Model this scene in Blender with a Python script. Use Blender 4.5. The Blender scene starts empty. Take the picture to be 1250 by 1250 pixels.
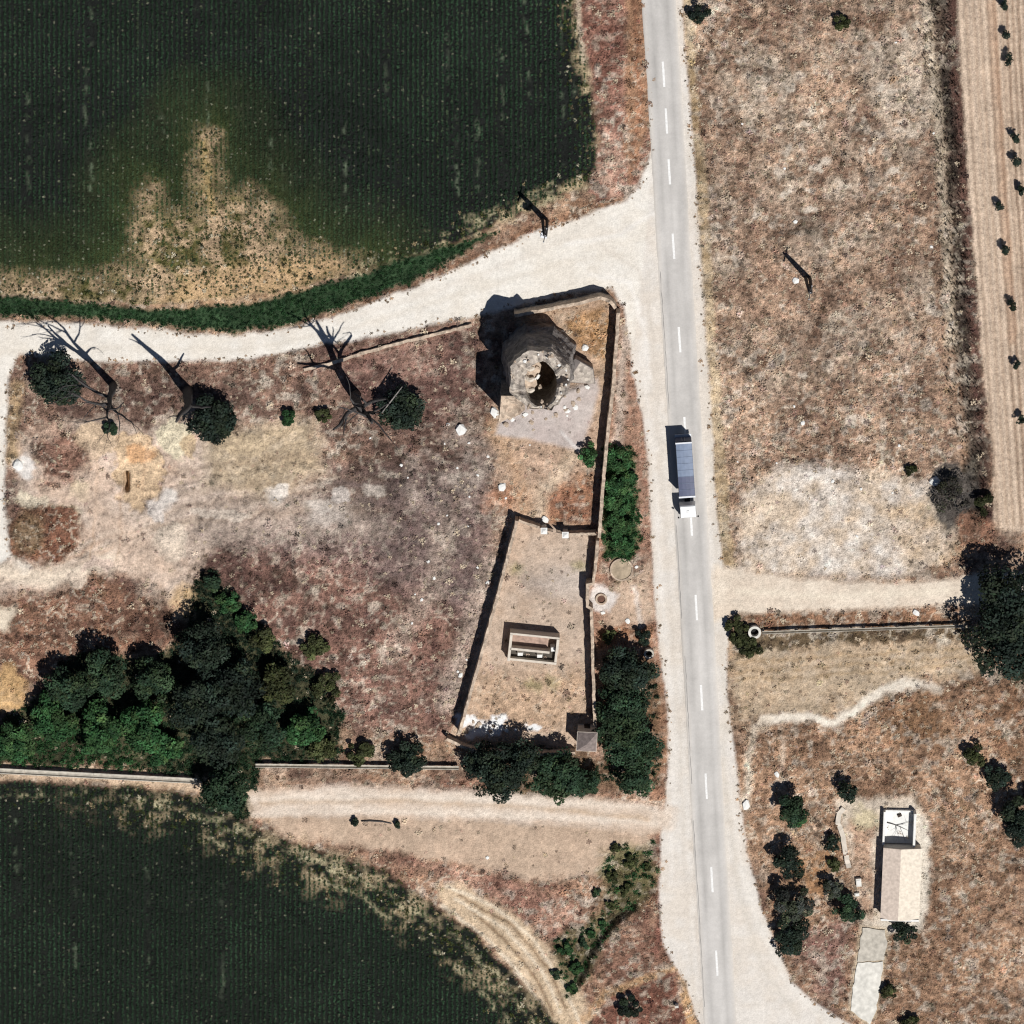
import bpy, math, random
import numpy as np
from mathutils import Vector, Matrix

# ------------------------------------------------------------------ camera, sky, sun, exposure
SC = bpy.context.scene
COL = SC.collection
D = 1000.0                      # camera distance (m): a long lens far above the site
TH = math.radians(15.64)        # seen from a little north of overhead
HALF = 78.125                   # half the frame at the ground (m): 8 photo pixels per metre
cam_d = bpy.data.cameras.new('camera')
cam = bpy.data.objects.new('camera', cam_d)
COL.objects.link(cam)
cam.location = (0, D * math.sin(TH), D * math.cos(TH))
cam.rotation_euler = (-TH, 0, 0)
cam_d.sensor_fit = 'HORIZONTAL'
cam_d.angle = 2 * math.atan(HALF / D)
cam_d.clip_start = 10
cam_d.clip_end = 9000
SC.camera = cam

SHX, SHY = -0.37, 0.40          # shadow of a 1 m post on the ground (m, east / north)
sun_vec = Vector((-SHX, -SHY, 1)).normalized()
elev = math.asin(sun_vec.z)
world = bpy.data.worlds.new('World')
SC.world = world
world.use_nodes = True
wn = world.node_tree.nodes
wl = world.node_tree.links
bg = wn['Background']
sky = wn.new('ShaderNodeTexSky')
sky.sky_type = 'NISHITA'
sky.sun_disc = False
sky.altitude = 900
sky.air_density = 0.7
sky.dust_density = 0.4
sky.sun_elevation = elev
sky.sun_rotation = math.atan2(sun_vec.x, sun_vec.y)
wl.new(sky.outputs[0], bg.inputs[0])
bg.inputs[1].default_value = 0.05
sun_d = bpy.data.lights.new('sun', 'SUN')
sun_d.energy = 5.0
sun_d.angle = math.radians(0.5)
sun_d.color = (1.0, 0.98, 0.95)
sun = bpy.data.objects.new('sun', sun_d)
COL.objects.link(sun)
sun.rotation_euler = sun_vec.to_track_quat('Z', 'Y').to_euler()
sun.location = (60, -70, 160)
SC.view_settings.view_transform = 'Standard'
SC.view_settings.look = 'None'
SC.view_settings.exposure = 0.0
SC.view_settings.gamma = 1.0
SC.render.engine = 'CYCLES'
SC.cycles.max_bounces = 5
SC.cycles.filter_width = 1.2

random.seed(7)
rng = np.random.default_rng(11)

# ------------------------------------------------------------------ helpers: coordinates
CT, ST = math.cos(TH), math.sin(TH)
def P(px, py, z=0.0):
    """photo pixel -> point of the place at height z"""
    u = (px - 625) / 625 * HALF / D
    v = (625 - py) / 625 * HALF / D
    # ray = R(-TH about X) * (u, v, -1)
    dx, dy, dz = u, v * CT - ST, -v * ST - CT
    t = (z - D * CT) / dz
    return Vector((dx * t, D * ST + dy * t, z))
def to_px(x, y, z=0.0):
    ry, rz = y - D * ST, z - D * CT
    cv = ry * CT - rz * ST
    depth = np.maximum(-(ry * ST + rz * CT), 60.0)
    k = D / HALF * 625
    return 625 + x / depth * k, 625 - cv / depth * k

F = 1.42
def C(r, g, b, k=1.0):
    """colour of a sunlit flat patch in the photo -> the surface's own colour"""
    def lin(c):
        c /= 255.0
        return c / 12.92 if c <= 0.04045 else ((c + 0.055) / 1.055) ** 2.4
    return np.array([min(0.8, lin(c) / F * k) for c in (r, g, b)])

def _hash(ix, iy, seed):
    h = (ix.astype(np.int64) * 374761393 + iy.astype(np.int64) * 668265263 + seed * 1442695041) & 0xFFFFFFFF
    h = ((h ^ (h >> 13)) * 1274126177) & 0xFFFFFFFF
    return ((h ^ (h >> 16)) & 0xFFFF) / 65535.0
def vn(x, y, s, seed=0):
    x = np.asarray(x, float) / s; y = np.asarray(y, float) / s
    ix = np.floor(x); iy = np.floor(y)
    fx = x - ix; fy = y - iy
    fx = fx * fx * (3 - 2 * fx); fy = fy * fy * (3 - 2 * fy)
    a = _hash(ix, iy, seed); b = _hash(ix + 1, iy, seed)
    c = _hash(ix, iy + 1, seed); d = _hash(ix + 1, iy + 1, seed)
    return (a * (1 - fx) + b * fx) * (1 - fy) + (c * (1 - fx) + d * fx) * fy
def fbm(x, y, s, seed=0, o=3):
    t = 0; w = 1; n = 0
    for k in range(o):
        t = t + w * vn(x, y, s / 2 ** k, seed + k * 17); n += w; w *= 0.55
    return t / n
def sdf(px, py, pts):
    """signed distance to a polygon, negative inside"""
    pts = np.array(pts, float)
    d = np.full(px.shape, 1e12); inside = np.zeros(px.shape, bool)
    n = len(pts)
    for i in range(n):
        ax, ay = pts[i]; bx, by = pts[(i + 1) % n]
        ex, ey = bx - ax, by - ay
        wx, wy = px - ax, py - ay
        t = np.clip((wx * ex + wy * ey) / (ex * ex + ey * ey + 1e-9), 0, 1)
        d = np.minimum(d, (wx - ex * t) ** 2 + (wy - ey * t) ** 2)
        if ay != by:
            c = (ay > py) != (by > py)
            inside ^= c & (px < (bx - ax) * (py - ay) / (by - ay) + ax)
    return np.sqrt(d) * np.where(inside, -1, 1)
def ldist(px, py, pts):
    d = np.full(px.shape, 1e12)
    for i in range(len(pts) - 1):
        ax, ay = pts[i]; bx, by = pts[i + 1]
        ex, ey = bx - ax, by - ay
        wx, wy = px - ax, py - ay
        t = np.clip((wx * ex + wy * ey) / (ex * ex + ey * ey + 1e-9), 0, 1)
        d = np.minimum(d, (wx - ex * t) ** 2 + (wy - ey * t) ** 2)
    return np.sqrt(d)

# ------------------------------------------------------------------ helpers: materials
def nt(name):
    m = bpy.data.materials.new(name); m.use_nodes = True
    return m, m.node_tree.nodes, m.node_tree.links, m.node_tree.nodes['Principled BSDF']
def mat(name, col, rough=0.8, var=0.25, scale=3.0, bump=0.0, metal=0.0, spec=0.3):
    m, N, L, b = nt(name)
    b.inputs['Roughness'].default_value = rough
    b.inputs['Metallic'].default_value = metal
    b.inputs['Specular IOR Level'].default_value = spec
    tc = N.new('ShaderNodeTexCoord')
    no = N.new('ShaderNodeTexNoise'); no.inputs['Scale'].default_value = scale; no.inputs['Detail'].default_value = 6
    L.new(tc.outputs['Object'], no.inputs['Vector'])
    mr = N.new('ShaderNodeMapRange')
    mr.inputs['From Min'].default_value = 0.25; mr.inputs['From Max'].default_value = 0.75
    mr.inputs['To Min'].default_value = 1 - var; mr.inputs['To Max'].default_value = 1 + var
    L.new(no.outputs['Fac'], mr.inputs['Value'])
    mx = N.new('ShaderNodeVectorMath'); mx.operation = 'SCALE'
    mx.inputs[0].default_value = tuple(float(c) for c in col)
    L.new(mr.outputs[0], mx.inputs['Scale'])
    L.new(mx.outputs[0], b.inputs['Base Color'])
    if bump:
        bm = N.new('ShaderNodeBump'); bm.inputs['Strength'].default_value = bump; bm.inputs['Distance'].default_value = 0.1
        L.new(no.outputs['Fac'], bm.inputs['Height']); L.new(bm.outputs[0], b.inputs['Normal'])
    return m
def attr_mat(name, rough=0.85, fine=0.0, spec=0.2, bump=0.0, transl=0.0):
    """colour read from the mesh's own colour attribute; alpha says how grainy the surface is"""
    m, N, L, b = nt(name)
    b.inputs['Roughness'].default_value = rough
    b.inputs['Specular IOR Level'].default_value = spec
    at = N.new('ShaderNodeAttribute'); at.attribute_name = 'Col'
    if not fine:
        L.new(at.outputs['Color'], b.inputs['Base Color'])
    else:
        tc = N.new('ShaderNodeTexCoord')
        tot = None
        for sc, w, det in ((0.3, 0.5, 4), (1.6, 0.8, 3), (4.5, 0.8, 2)):
            no = N.new('ShaderNodeTexNoise'); no.inputs['Scale'].default_value = sc; no.inputs['Detail'].default_value = det
            no.inputs['Roughness'].default_value = 0.62
            L.new(tc.outputs['Object'], no.inputs['Vector'])
            sb = N.new('ShaderNodeMath'); sb.operation = 'MULTIPLY_ADD'
            sb.inputs[1].default_value = w * fine; sb.inputs[2].default_value = -0.5 * w * fine
            L.new(no.outputs['Fac'], sb.inputs[0])
            if tot is None: tot = sb
            else:
                ad = N.new('ShaderNodeMath'); ad.operation = 'ADD'
                L.new(tot.outputs[0], ad.inputs[0]); L.new(sb.outputs[0], ad.inputs[1]); tot = ad
        ml = N.new('ShaderNodeMath'); ml.operation = 'MULTIPLY_ADD'; ml.inputs[2].default_value = 1.0
        L.new(tot.outputs[0], ml.inputs[0]); L.new(at.outputs['Alpha'], ml.inputs[1])
        cl = N.new('ShaderNodeMath'); cl.operation = 'MAXIMUM'; cl.inputs[1].default_value = 0.25
        L.new(ml.outputs[0], cl.inputs[0])
        mx = N.new('ShaderNodeVectorMath'); mx.operation = 'SCALE'
        L.new(at.outputs['Color'], mx.inputs[0]); L.new(cl.outputs[0], mx.inputs['Scale'])
        L.new(mx.outputs[0], b.inputs['Base Color'])
        if bump:
            bm = N.new('ShaderNodeBump'); bm.inputs['Distance'].default_value = bump
            L.new(at.outputs['Alpha'], bm.inputs['Strength'])
            L.new(tot.outputs[0], bm.inputs['Height']); L.new(bm.outputs[0], b.inputs['Normal'])
    if transl:
        out = N['Material Output']
        tr = N.new('ShaderNodeBsdfTranslucent'); L.new(at.outputs['Color'], tr.inputs['Color'])
        ms = N.new('ShaderNodeMixShader'); ms.inputs[0].default_value = transl
        L.new(b.outputs[0], ms.inputs[1]); L.new(tr.outputs[0], ms.inputs[2]); L.new(ms.outputs[0], out.inputs['Surface'])
    return m
M = {}
M['soil'] = attr_mat('soil', 0.95, fine=2.5, bump=0.17, spec=0.1)
M['leaf'] = attr_mat('leaf', 0.7, spec=0.15, transl=0.12)
M['weed'] = attr_mat('weed', 0.9, spec=0.1)
M['asphalt'] = attr_mat('asphalt', 0.85, fine=0.5, spec=0.25)

# ------------------------------------------------------------------ helpers: objects
def tag(o, label=None, cat=None, group=None, kind=None):
    if label: o['label'] = label
    if cat: o['category'] = cat
    if group: o['group'] = group
    if kind: o['kind'] = kind
    return o
def link(name, me, material=None, parent=None):
    o = bpy.data.objects.new(name, me); COL.objects.link(o)
    if material is not None: me.materials.append(material)
    if parent is not None: o.parent = parent
    return o
def empty(name, loc, rz=0.0):
    o = bpy.data.objects.new(name, None); COL.objects.link(o)
    o.location = loc; o.rotation_euler = (0, 0, rz); o.empty_display_size = 0.3
    return o
def np_mesh(name, V, T, col=None, smooth=False):
    """fast mesh from arrays: V (n,3), T (m,k) all faces with k corners, col (n,3|4)"""
    me = bpy.data.meshes.new(name)
    V = np.ascontiguousarray(V, np.float32); T = np.ascontiguousarray(T, np.int32)
    k = T.shape[1]
    me.vertices.add(len(V)); me.vertices.foreach_set('co', V.ravel())
    me.loops.add(T.size); me.loops.foreach_set('vertex_index', T.ravel())
    me.polygons.add(len(T))
    me.polygons.foreach_set('loop_start', np.arange(0, T.size, k, dtype=np.int32))
    me.polygons.foreach_set('loop_total', np.full(len(T), k, np.int32))
    if smooth: me.polygons.foreach_set('use_smooth', np.ones(len(T), bool))
    me.update(calc_edges=True)
    if col is not None:
        if col.shape[1] == 3: col = np.hstack([col, np.ones((len(col), 1))])
        a = me.color_attributes.new('Col', 'FLOAT_COLOR', 'POINT')
        a.data.foreach_set('color', np.ascontiguousarray(col, np.float32).ravel())
    return me
class MB:
    """collects boxes, prisms and tubes; build() links them as one mesh object"""
    def __init__(s): s.v = []; s.f = []
    def add(s, vs, fs):
        n = len(s.v); s.v += [tuple(v) for v in vs]; s.f += [tuple(i + n for i in f) for f in fs]; return s
    def box(s, c, d, rz=0.0, top=1.0):
        x, y, z = d[0] / 2, d[1] / 2, d[2] / 2
        cs, sn = math.cos(rz), math.sin(rz); vs = []
        for k in (-1, 1):
            t = top if k > 0 else 1
            for sx, sy in ((-1, -1), (1, -1), (1, 1), (-1, 1)):
                a, b = sx * x * t, sy * y * t
                vs.append((c[0] + a * cs - b * sn, c[1] + a * sn + b * cs, c[2] + k * z))
        return s.add(vs, [(3, 2, 1, 0), (4, 5, 6, 7), (0, 1, 5, 4), (1, 2, 6, 5), (2, 3, 7, 6), (3, 0, 4, 7)])
    def prism(s, pts, z0, z1):
        n = len(pts); vs = [(p[0], p[1], z0) for p in pts] + [(p[0], p[1], z1) for p in pts]
        return s.add(vs, [tuple(range(n - 1, -1, -1)), tuple(range(n, 2 * n))] + [(i, (i + 1) % n, n + (i + 1) % n, n + i) for i in range(n)])
    def tube(s, path, rad, seg=8, cap=True):
        path = [Vector(p) for p in path]; n = len(path)
        if not hasattr(rad, '__len__'): rad = [rad] * n
        vs = []; fs = []
        for i, p in enumerate(path):
            t = (path[min(i + 1, n - 1)] - path[max(i - 1, 0)])
            t = t.normalized() if t.length > 1e-9 else Vector((0, 0, 1))
            a = Vector((1, 0, 0)) if abs(t.x) < 0.8 else Vector((0, 1, 0))
            u = t.cross(a).normalized(); w = t.cross(u)
            for k in range(seg):
                an = 2 * math.pi * k / seg
                vs.append(p + (u * math.cos(an) + w * math.sin(an)) * rad[i])
        for i in range(n - 1):
            for k in range(seg):
                a, b = i * seg + k, i * seg + (k + 1) % seg
                fs.append((a, a + seg, b + seg, b))
        if cap: fs += [tuple(range(seg)), tuple(range((n - 1) * seg + seg - 1, (n - 1) * seg - 1, -1))]
        return s.add(vs, fs)
    def ring(s, c, r0, r1, z0, z1, seg=28):
        vs = []
        for r, z in ((r1, z0), (r1, z1), (r0, z1), (r0, z0)):
            vs += [(c[0] + r * math.cos(2 * math.pi * k / seg), c[1] + r * math.sin(2 * math.pi * k / seg), z) for k in range(seg)]
        fs = []
        for j in range(4):
            for k in range(seg):
                fs.append((j * seg + k, j * seg + (k + 1) % seg, (j + 1) % 4 * seg + (k + 1) % seg, (j + 1) % 4 * seg + k))
        return s.add(vs, fs)
    def build(s, name, material, parent=None, smooth=False, fix=True):
        me = bpy.data.meshes.new(name); me.from_pydata(s.v, [], s.f); me.update()
        if fix:
            import bmesh
            bm = bmesh.new(); bm.from_mesh(me); bmesh.ops.recalc_face_normals(bm, faces=bm.faces); bm.to_mesh(me); bm.free()
        if smooth:
            me.polygons.foreach_set('use_smooth', [True] * len(me.polygons))
        return link(name, me, material, parent)

# ------------------------------------------------------------------ the ground: one grid, painted by zone, split into its named pieces
STEP = 0.25
LIM = 86.0
inner = np.arange(-LIM, LIM + 1e-6, STEP)
grow = []; s_, q = LIM, 0.5
while s_ < 2600:
    s_ += q; q *= 1.32; grow.append(s_)
grow = np.array(grow)
gx = np.concatenate([-grow[::-1], inner, grow])
NG = len(gx); NOUT = len(grow)
X, Y = np.meshgrid(gx, gx)          # row = y
PX, PY = to_px(X, Y)
WX = PX + (fbm(X, Y, 2.2, 5) - 0.5) * 16 + (vn(X, Y, 0.5, 91) - 0.5) * 4
WY = PY + (fbm(X, Y, 2.2, 8) - 0.5) * 16 + (vn(X, Y, 0.5, 95) - 0.5) * 4
n1 = fbm(X, Y, 9.0, 21, 4); n2 = fbm(X, Y, 2.0, 22, 3); n3 = vn(X, Y, 0.6, 23)

V1 = fbm(X, Y, 3.6, 401, 3); V2 = fbm(X, Y, 3.6, 431, 3)
RGB = np.zeros(X.shape + (3,)); GRAIN = np.full(X.shape, 0.9); WEED = np.full(X.shape, 0.55); Z = np.zeros(X.shape)
CLS = np.zeros(X.shape, np.int8)
NAMES = {0: 'ground'}
def mixc(w, col):
    global RGB
    RGB = RGB * (1 - w[..., None]) + np.asarray(col) * w[..., None]
def sm(d, f): return np.clip(0.5 - d / (2 * f), 0, 1)
def lay(w, col, grain=None, weed=None):
    global GRAIN, WEED
    mixc(w, col)
    if grain is not None: GRAIN = GRAIN * (1 - w) + grain * w
    if weed is not None: WEED = WEED * (1 - w) + weed * w
def zone(pts, col, f=5, grain=None, weed=None, a=1.0, warp=1.0, mott=None, cls=None, col2=None):
    x = PX + (WX - PX) * warp; y = PY + (WY - PY) * warp
    d = sdf(x, y, pts)
    w = sm(d, f) * a
    if mott is not None:                      # patchy cover
        w = w * np.clip((mott_noise(mott) - 0.5) * 5 + 0.5 + 0.0, 0, 1)
    c = np.asarray(col)
    if col2 is not None:
        k = np.clip((n1 * 0.5 + n2 * 0.5 - 0.5) * 4 + 0.5, 0, 1)[..., None]
        c = c * (1 - k) + np.asarray(col2) * k
    lay(w, c, grain, weed)
    if cls is not None:
        CLS[d < 0] = cls
    return d
def mott_noise(seed): return 0.45 * fbm(X, Y, 5.0, seed, 3) + 0.55 * fbm(X, Y, 1.4, seed + 3, 2)
def strip(pts, wid, col, f=3, grain=None, weed=None, a=1.0, warp=0.6, cls=None):
    d = ldist(PX + (WX - PX) * warp, PY + (WY - PY) * warp, pts) - wid / 2
    lay(sm(d, f) * a, col, grain, weed)
    if cls is not None: CLS[d < 0] = cls
    return d
def blob(cx, cy, rx, ry, col, f=0.25, grain=None, weed=None, a=1.0, mott=None):
    q = 0.55 * min(rx, ry)
    d = np.hypot((WX + (V1 - .5) * 2 * q - cx) / rx, (WY + (V2 - .5) * 2 * q - cy) / ry) - 1
    w = sm(d, f) * a
    if mott is not None: w = w * np.clip((mott_noise(mott) - 0.5) * 5 + 0.5, 0, 1)
    lay(w, col, grain, weed)
    return d

# base: dry brown scrub, mottled
k1 = np.clip((n1 - 0.5) * 3 + 0.5, 0, 1)[..., None]; k2 = np.clip((n2 - 0.5) * 3.2 + 0.5, 0, 1)[..., None]
RGB[:] = (C(128, 98, 84) * (1 - k1) + C(152, 116, 90) * k1) * (1 - k2 * 0.5) + C(176, 148, 122) * k2 * 0.5
SCRUB_E = [(845, -600), (1140, -600), (1135, 0), (1150, 200), (1160, 420), (1175, 640), (1110, 700), (885, 700), (865, 420), (850, 200)]
zone(SCRUB_E, C(144, 113, 93), 4, 1.0, 0.95, col2=C(178, 146, 120))
# pale bleached patches in the eastern scrub
for (cx, cy, rx, ry, a, s) in ((930, 95, 50, 50, .8, 301), (1080, 50, 70, 45, .75, 302), (1115, 120, 40, 70, .85, 303), (960, 150, 45, 25, .7, 304), (1000, 215, 70, 35, .6, 305),
                               (880, 250, 30, 40, .45, 306), (1020, 290, 60, 30, .45, 307), (940, 445, 40, 40, .5, 308), (1130, 360, 25, 40, .6, 309), (1050, 420, 60, 50, .35, 310), (890, 330, 25, 20, .6, 311)):
    blob(cx, cy, rx, ry, C(214, 194, 168), 0.5, 0.9, 0.5, a, mott=s)
zone([(905, 600), (960, 566), (1060, 572), (1130, 588), (1165, 640), (1150, 690), (1080, 705), (900, 700)], C(250, 238, 220), 6, 0.7, 0.07, a=0.97, mott=None, col2=C(214, 192, 164))
zone([(905, 600), (960, 568), (1060, 575), (1130, 590), (1165, 640), (1150, 690), (1080, 705), (900, 700)], C(150, 122, 96), 6, 1.0, 0.4, a=0.3, mott=330)
zone([(1075, 620), (1150, 610), (1180, 680), (1110, 700)], C(205, 172, 132), 8, 0.8, 0.5, a=0.5)
# shrub circle traces and pale rings
for (cx, cy, r) in ((1035, 292, 11), (1027, 395, 10)):
    d = np.abs(np.hypot(WX - cx, WY - cy) - r) - 3
    lay(sm(d, 2) * 0.7, C(215, 195, 168), 0.8)

# small bleached spots and drifts of straw
r_ = random.Random(44)
for k in range(44):
    cx, cy = r_.choice([(930, 95), (965, 150), (1000, 215), (955, 235), (1040, 300), (1100, 110), (1110, 60), (1080, 180), (930, 440), (1130, 360), (1010, 450), (900, 300), (1060, 520)])
    cx += r_.gauss(0, 26); cy += r_.gauss(0, 26)
    blob(cx, cy, r_.uniform(3, 10), r_.uniform(2.5, 7), C(226, 210, 186), 0.3, 0.6, 0.2, r_.uniform(.5, .9))
# centre ground between the track and the tree mass
zone([(10, 440), (300, 438), (380, 425), (580, 390), (600, 620), (560, 900), (430, 900), (400, 840), (230, 770), (0, 860), (0, 440)], C(110, 84, 74), 8, 0.95, 0.6, col2=C(136, 106, 90))
zone([(395, 430), (575, 398), (590, 490), (540, 520), (440, 500)], C(112, 82, 74), 12, 0.9, 0.5, col2=C(146, 112, 98))
zone([(230, 660), (600, 640), (545, 900), (420, 880), (300, 760)], C(104, 76, 68), 14, 0.95, 0.6, col2=C(138, 102, 88))
zone([(380, 580), (600, 560), (620, 640), (575, 760), (420, 690), (230, 660)], C(122, 106, 102), 18, 0.9, 0.4, a=0.6)
zone([(0, 715), (110, 700), (215, 735), (235, 780), (100, 810), (0, 850)], C(112, 80, 66), 7, 0.95, 0.7, col2=C(134, 98, 78))
sandy = [(18, 548), (60, 525), (100, 515), (140, 510), (185, 530), (205, 508), (245, 505), (258, 540), (300, 520), (385, 515), (395, 575), (350, 632), (285, 648), (252, 672), (236, 705), (246, 745), (215, 742), (165, 700), (110, 695), (70, 722), (-20, 722), (-20, 680), (40, 690), (95, 670), (85, 630), (30, 610)]
zone(sandy, C(226, 202, 178), 13, 0.6, 0.1, col2=C(202, 174, 150), warp=1.6)
for k_ in range(5):
    strip([(250 + 40 * k_, 640 - 14 * k_), (180 - 8 * k_, 640 + 6 * k_), (120, 655 + 7 * k_), (60, 690 + 4 * k_), (-20, 702 + 3 * k_)], 4, C(166, 136, 112) if k_ % 2 else C(236, 216, 190), 3, a=0.55, warp=0.5)
strip([(-30, 690), (8, 698), (60, 708), (100, 694), (140, 684)], 20, C(234, 214, 186), 5, 0.5, 0.0, 0.85)
strip([(6, 640), (10, 672), (30, 692)], 12, C(236, 222, 200), 4, 0.4, 0.0, 0.9)
zone([(255, 525), (385, 512), (392, 572), (330, 610), (250, 590)], C(184, 162, 126), 10, 0.7, 0.2, a=0.7)
zone([(230, 610), (420, 600), (480, 650), (300, 665), (225, 660)], C(176, 156, 140), 14, 0.7, 0.2, a=0.7)
for y0 in (560, 588, 605, 625): strip([(190, y0 + 20), (300, y0 + 4), (400, y0 - 6), (470, y0 - 2)], 7, C(128, 104, 84), 5, a=0.45)
zone([(490, 560), (560, 515), (600, 540), (590, 620), (500, 615)], C(190, 172, 156), 12, 0.8, 0.3, a=0.55, mott=340)
strip([(545, 640), (530, 720), (490, 770), (480, 800)], 22, C(196, 172, 152), 9, a=0.55)
strip([(600, 690), (570, 780), (545, 860)], 20, C(210, 186, 166), 8, a=0.7)
blob(216, 528, 24, 25, C(230, 214, 178), 0.07, 0.7, 0.02)
pit = blob(168, 572, 25, 46, C(222, 190, 150), 0.06, 0.7, 0.02)
blob(172, 555, 14, 12, C(196, 146, 100), 0.2, 0.7, 0.0, 0.8)
blob(120, 540, 30, 24, C(222, 192, 156), 0.08, 0.7, 0.02)
for pp in ([(118, 560), (116, 620), (110, 680)], [(148, 600), (148, 650), (140, 690)], [(180, 540), (176, 600)]): strip(pp, 3, C(176, 142, 112), 1.5, a=.6, warp=.6)
for (cx, cy, rx, ry, c_) in ((40, 612, 22, 12, (232, 216, 184)), (95, 600, 16, 14, (224, 202, 164)), (66, 628, 30, 10, (228, 210, 176)), (92, 706, 10, 12, (226, 204, 178)), (120, 690, 22, 8, (206, 180, 160)), (160, 690, 20, 8, (222, 196, 170)), (345, 596, 12, 10, (226, 214, 196)), (392, 618, 16, 9, (222, 206, 186)), (415, 604, 10, 9, (216, 202, 186)), (455, 598, 16, 8, (206, 190, 172)), (190, 620, 12, 14, (216, 204, 190)), (270, 630, 40, 6, (216, 198, 176)), (232, 540, 10, 16, (196, 168, 130)), (300, 545, 26, 12, (196, 172, 138)), (205, 660, 18, 24, (228, 208, 182))):
    blob(cx, cy, rx, ry, C(*c_), 0.1, 0.7, 0.0, 0.85)
blob(205, 606, 14, 12, C(226, 214, 198), 0.3, 0.5, 0.0)
blob(338, 602, 16, 12, C(218, 206, 190), 0.3, 0.5, 0.05, 0.8)
blob(398, 625, 26, 14, C(206, 192, 176), 0.3, 0.6, 0.05, 0.6)
for pp in ([(60, 600), (110, 612), (150, 640), (210, 700)], [(110, 560), (120, 640), (170, 690)]): strip(pp, 22, C(206, 178, 152), 8, 0.5, 0.05, 0.6)
blob(70, 560, 32, 32, C(118, 80, 66), 0.25, 1.0, 0.8, 0.9)
blob(25, 570, 15, 14, C(236, 226, 212), 0.2, 0.4, 0)
blob(50, 652, 46, 33, C(120, 82, 64), 0.12, 1.0, 0.8)
blob(35, 650, 22, 24, C(132, 112, 82), 0.3, 1.0, 0.7, 0.6)
blob(0, 845, 30, 26, C(212, 170, 116), 0.2, 0.7, 0.2)
blob(5, 755, 12, 18, C(222, 204, 176), 0.3, 0.5, 0.1)
blob(230, 735, 20, 22, C(206, 172, 130), 0.3, 0.6, 0.2)
strip([(20, 470), (14, 530), (14, 560)], 16, C(176, 148, 108), 5, a=0.7)
strip([(140, 448), (240, 452), (370, 450)], 22, C(132, 100, 84), 8, a=0.6)
# collapsed wall line rubble
strip([(372, 452), (440, 432), (500, 416), (578, 397)], 12, C(150, 112, 96), 4, a=0.7)

# walled compound
N_COMP = [(640, 385), (740, 362), (752, 380), (728, 655), (625, 632), (612, 600), (600, 520), (610, 470)]
S_COMP = [(628, 632), (728, 655), (724, 900), (690, 915), (580, 915), (552, 897)]
zone(N_COMP, C(192, 160, 130), 4, 0.7, 0.25, warp=0.4, col2=C(176, 146, 122))
zone([(690, 385), (738, 375), (748, 400), (738, 440), (715, 430), (690, 400)], C(158, 116, 76), 4, 0.9, 0.5, warp=0.5, col2=C(186, 146, 106))
zone([(668, 600), (722, 575), (730, 640), (660, 640)], C(146, 94, 70), 6, 0.9, 0.6, a=0.85, col2=C(176, 126, 92))
blob(618, 608, 22, 14, C(160, 112, 84), 0.5, 0.9, 0.4, 0.8)
strip([(700, 555), (664, 600), (662, 640)], 13, C(218, 192, 160), 5, a=0.7)
strip([(600, 520), (630, 570), (640, 620)], 18, C(190, 150, 112), 8, a=0.5)
zone(S_COMP, C(204, 180, 156), 3, 0.45, 0.12, warp=0.3, col2=C(188, 162, 138))
blob(668, 712, 22, 16, C(158, 144, 134), 0.8, 0.5, 0.05, 0.75)
blob(702, 712, 22, 20, C(216, 200, 182), 0.6, 0.4, 0.05, 0.7)
zone([(580, 820), (722, 815), (722, 895), (560, 895)], C(188, 152, 118), 14, 0.8, 0.5, a=0.6, mott=None)
for (cx, cy) in ((628, 698), (704, 690), (650, 834), (674, 830)): blob(cx, cy, 8, 8, C(150, 138, 96), 0.6, 0.7, 0.3, 0.7)
for (cx, cy, rx, ry) in ((568, 880, 12, 7), (590, 888, 16, 10), (608, 884, 9, 10), (650, 890, 8, 6), (575, 896, 8, 6)): blob(cx, cy, rx, ry, C(244, 240, 232), 0.2, 0.3, 0.1)

AP = [(618, 478), (700, 470), (730, 462), (732, 476), (716, 530), (708, 552), (655, 538), (606, 530), (612, 505)]
dA = zone(AP, C(200, 186, 174), 3, 0.3, 0.04, warp=0.35, col2=C(184, 168, 158))
strip([(684, 526), (707, 551)], 3, C(232, 224, 212), 1.5, a=0.8, warp=0.1)
strip([(676, 506), (684, 526)], 3, C(170, 156, 146), 1.5, a=0.7, warp=0.1)
# verges
zone([(706, -600), (790, -600), (786, 0), (796, 170), (776, 240), (735, 255), (718, 232), (730, 200), (724, 110), (708, 20)], C(130, 88, 74), 3, 0.9, 0.7, warp=0.5, col2=C(160, 118, 100))
zone([(758, -600), (789, -600), (786, 0), (795, 150), (770, 225), (762, 190), (764, 60)], C(158, 118, 90), 4, 0.8, 0.4, warp=0.6)
strip([(775, 0), (780, 120), (772, 215)], 5, C(134, 86, 62), 2, a=0.6)
blob(742, 205, 18, 34, C(196, 162, 138), 0.5, 0.9, 0.4, 0.8, mott=350)
VERGE_E = [(828, -600), (834, 0), (850, 230), (860, 400), (874, 620), (880, 690), (898, 700), (888, 600), (874, 400), (866, 250), (850, 100), (848, 0), (842, -600)]
zone(VERGE_E, C(168, 140, 104), 2.5, 0.8, 0.4, warp=0.5, col2=C(192, 168, 134))
VERGE_W = [(758, 370), (770, 440), (783, 500), (790, 560), (796, 660), (803, 740), (812, 850), (812, 985), (720, 985), (720, 640), (740, 540)]
zone(VERGE_W, C(176, 136, 112), 3, 0.8, 0.4, warp=0.5, col2=C(150, 112, 92))
zone([(752, 690), (795, 690), (800, 755), (740, 765)], C(206, 178, 150), 6, 0.5, 0.15, a=0.8)
zone([(735, 765), (795, 762), (796, 790), (733, 790)], C(164, 118, 88), 4, 0.9, 0.5)
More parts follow.
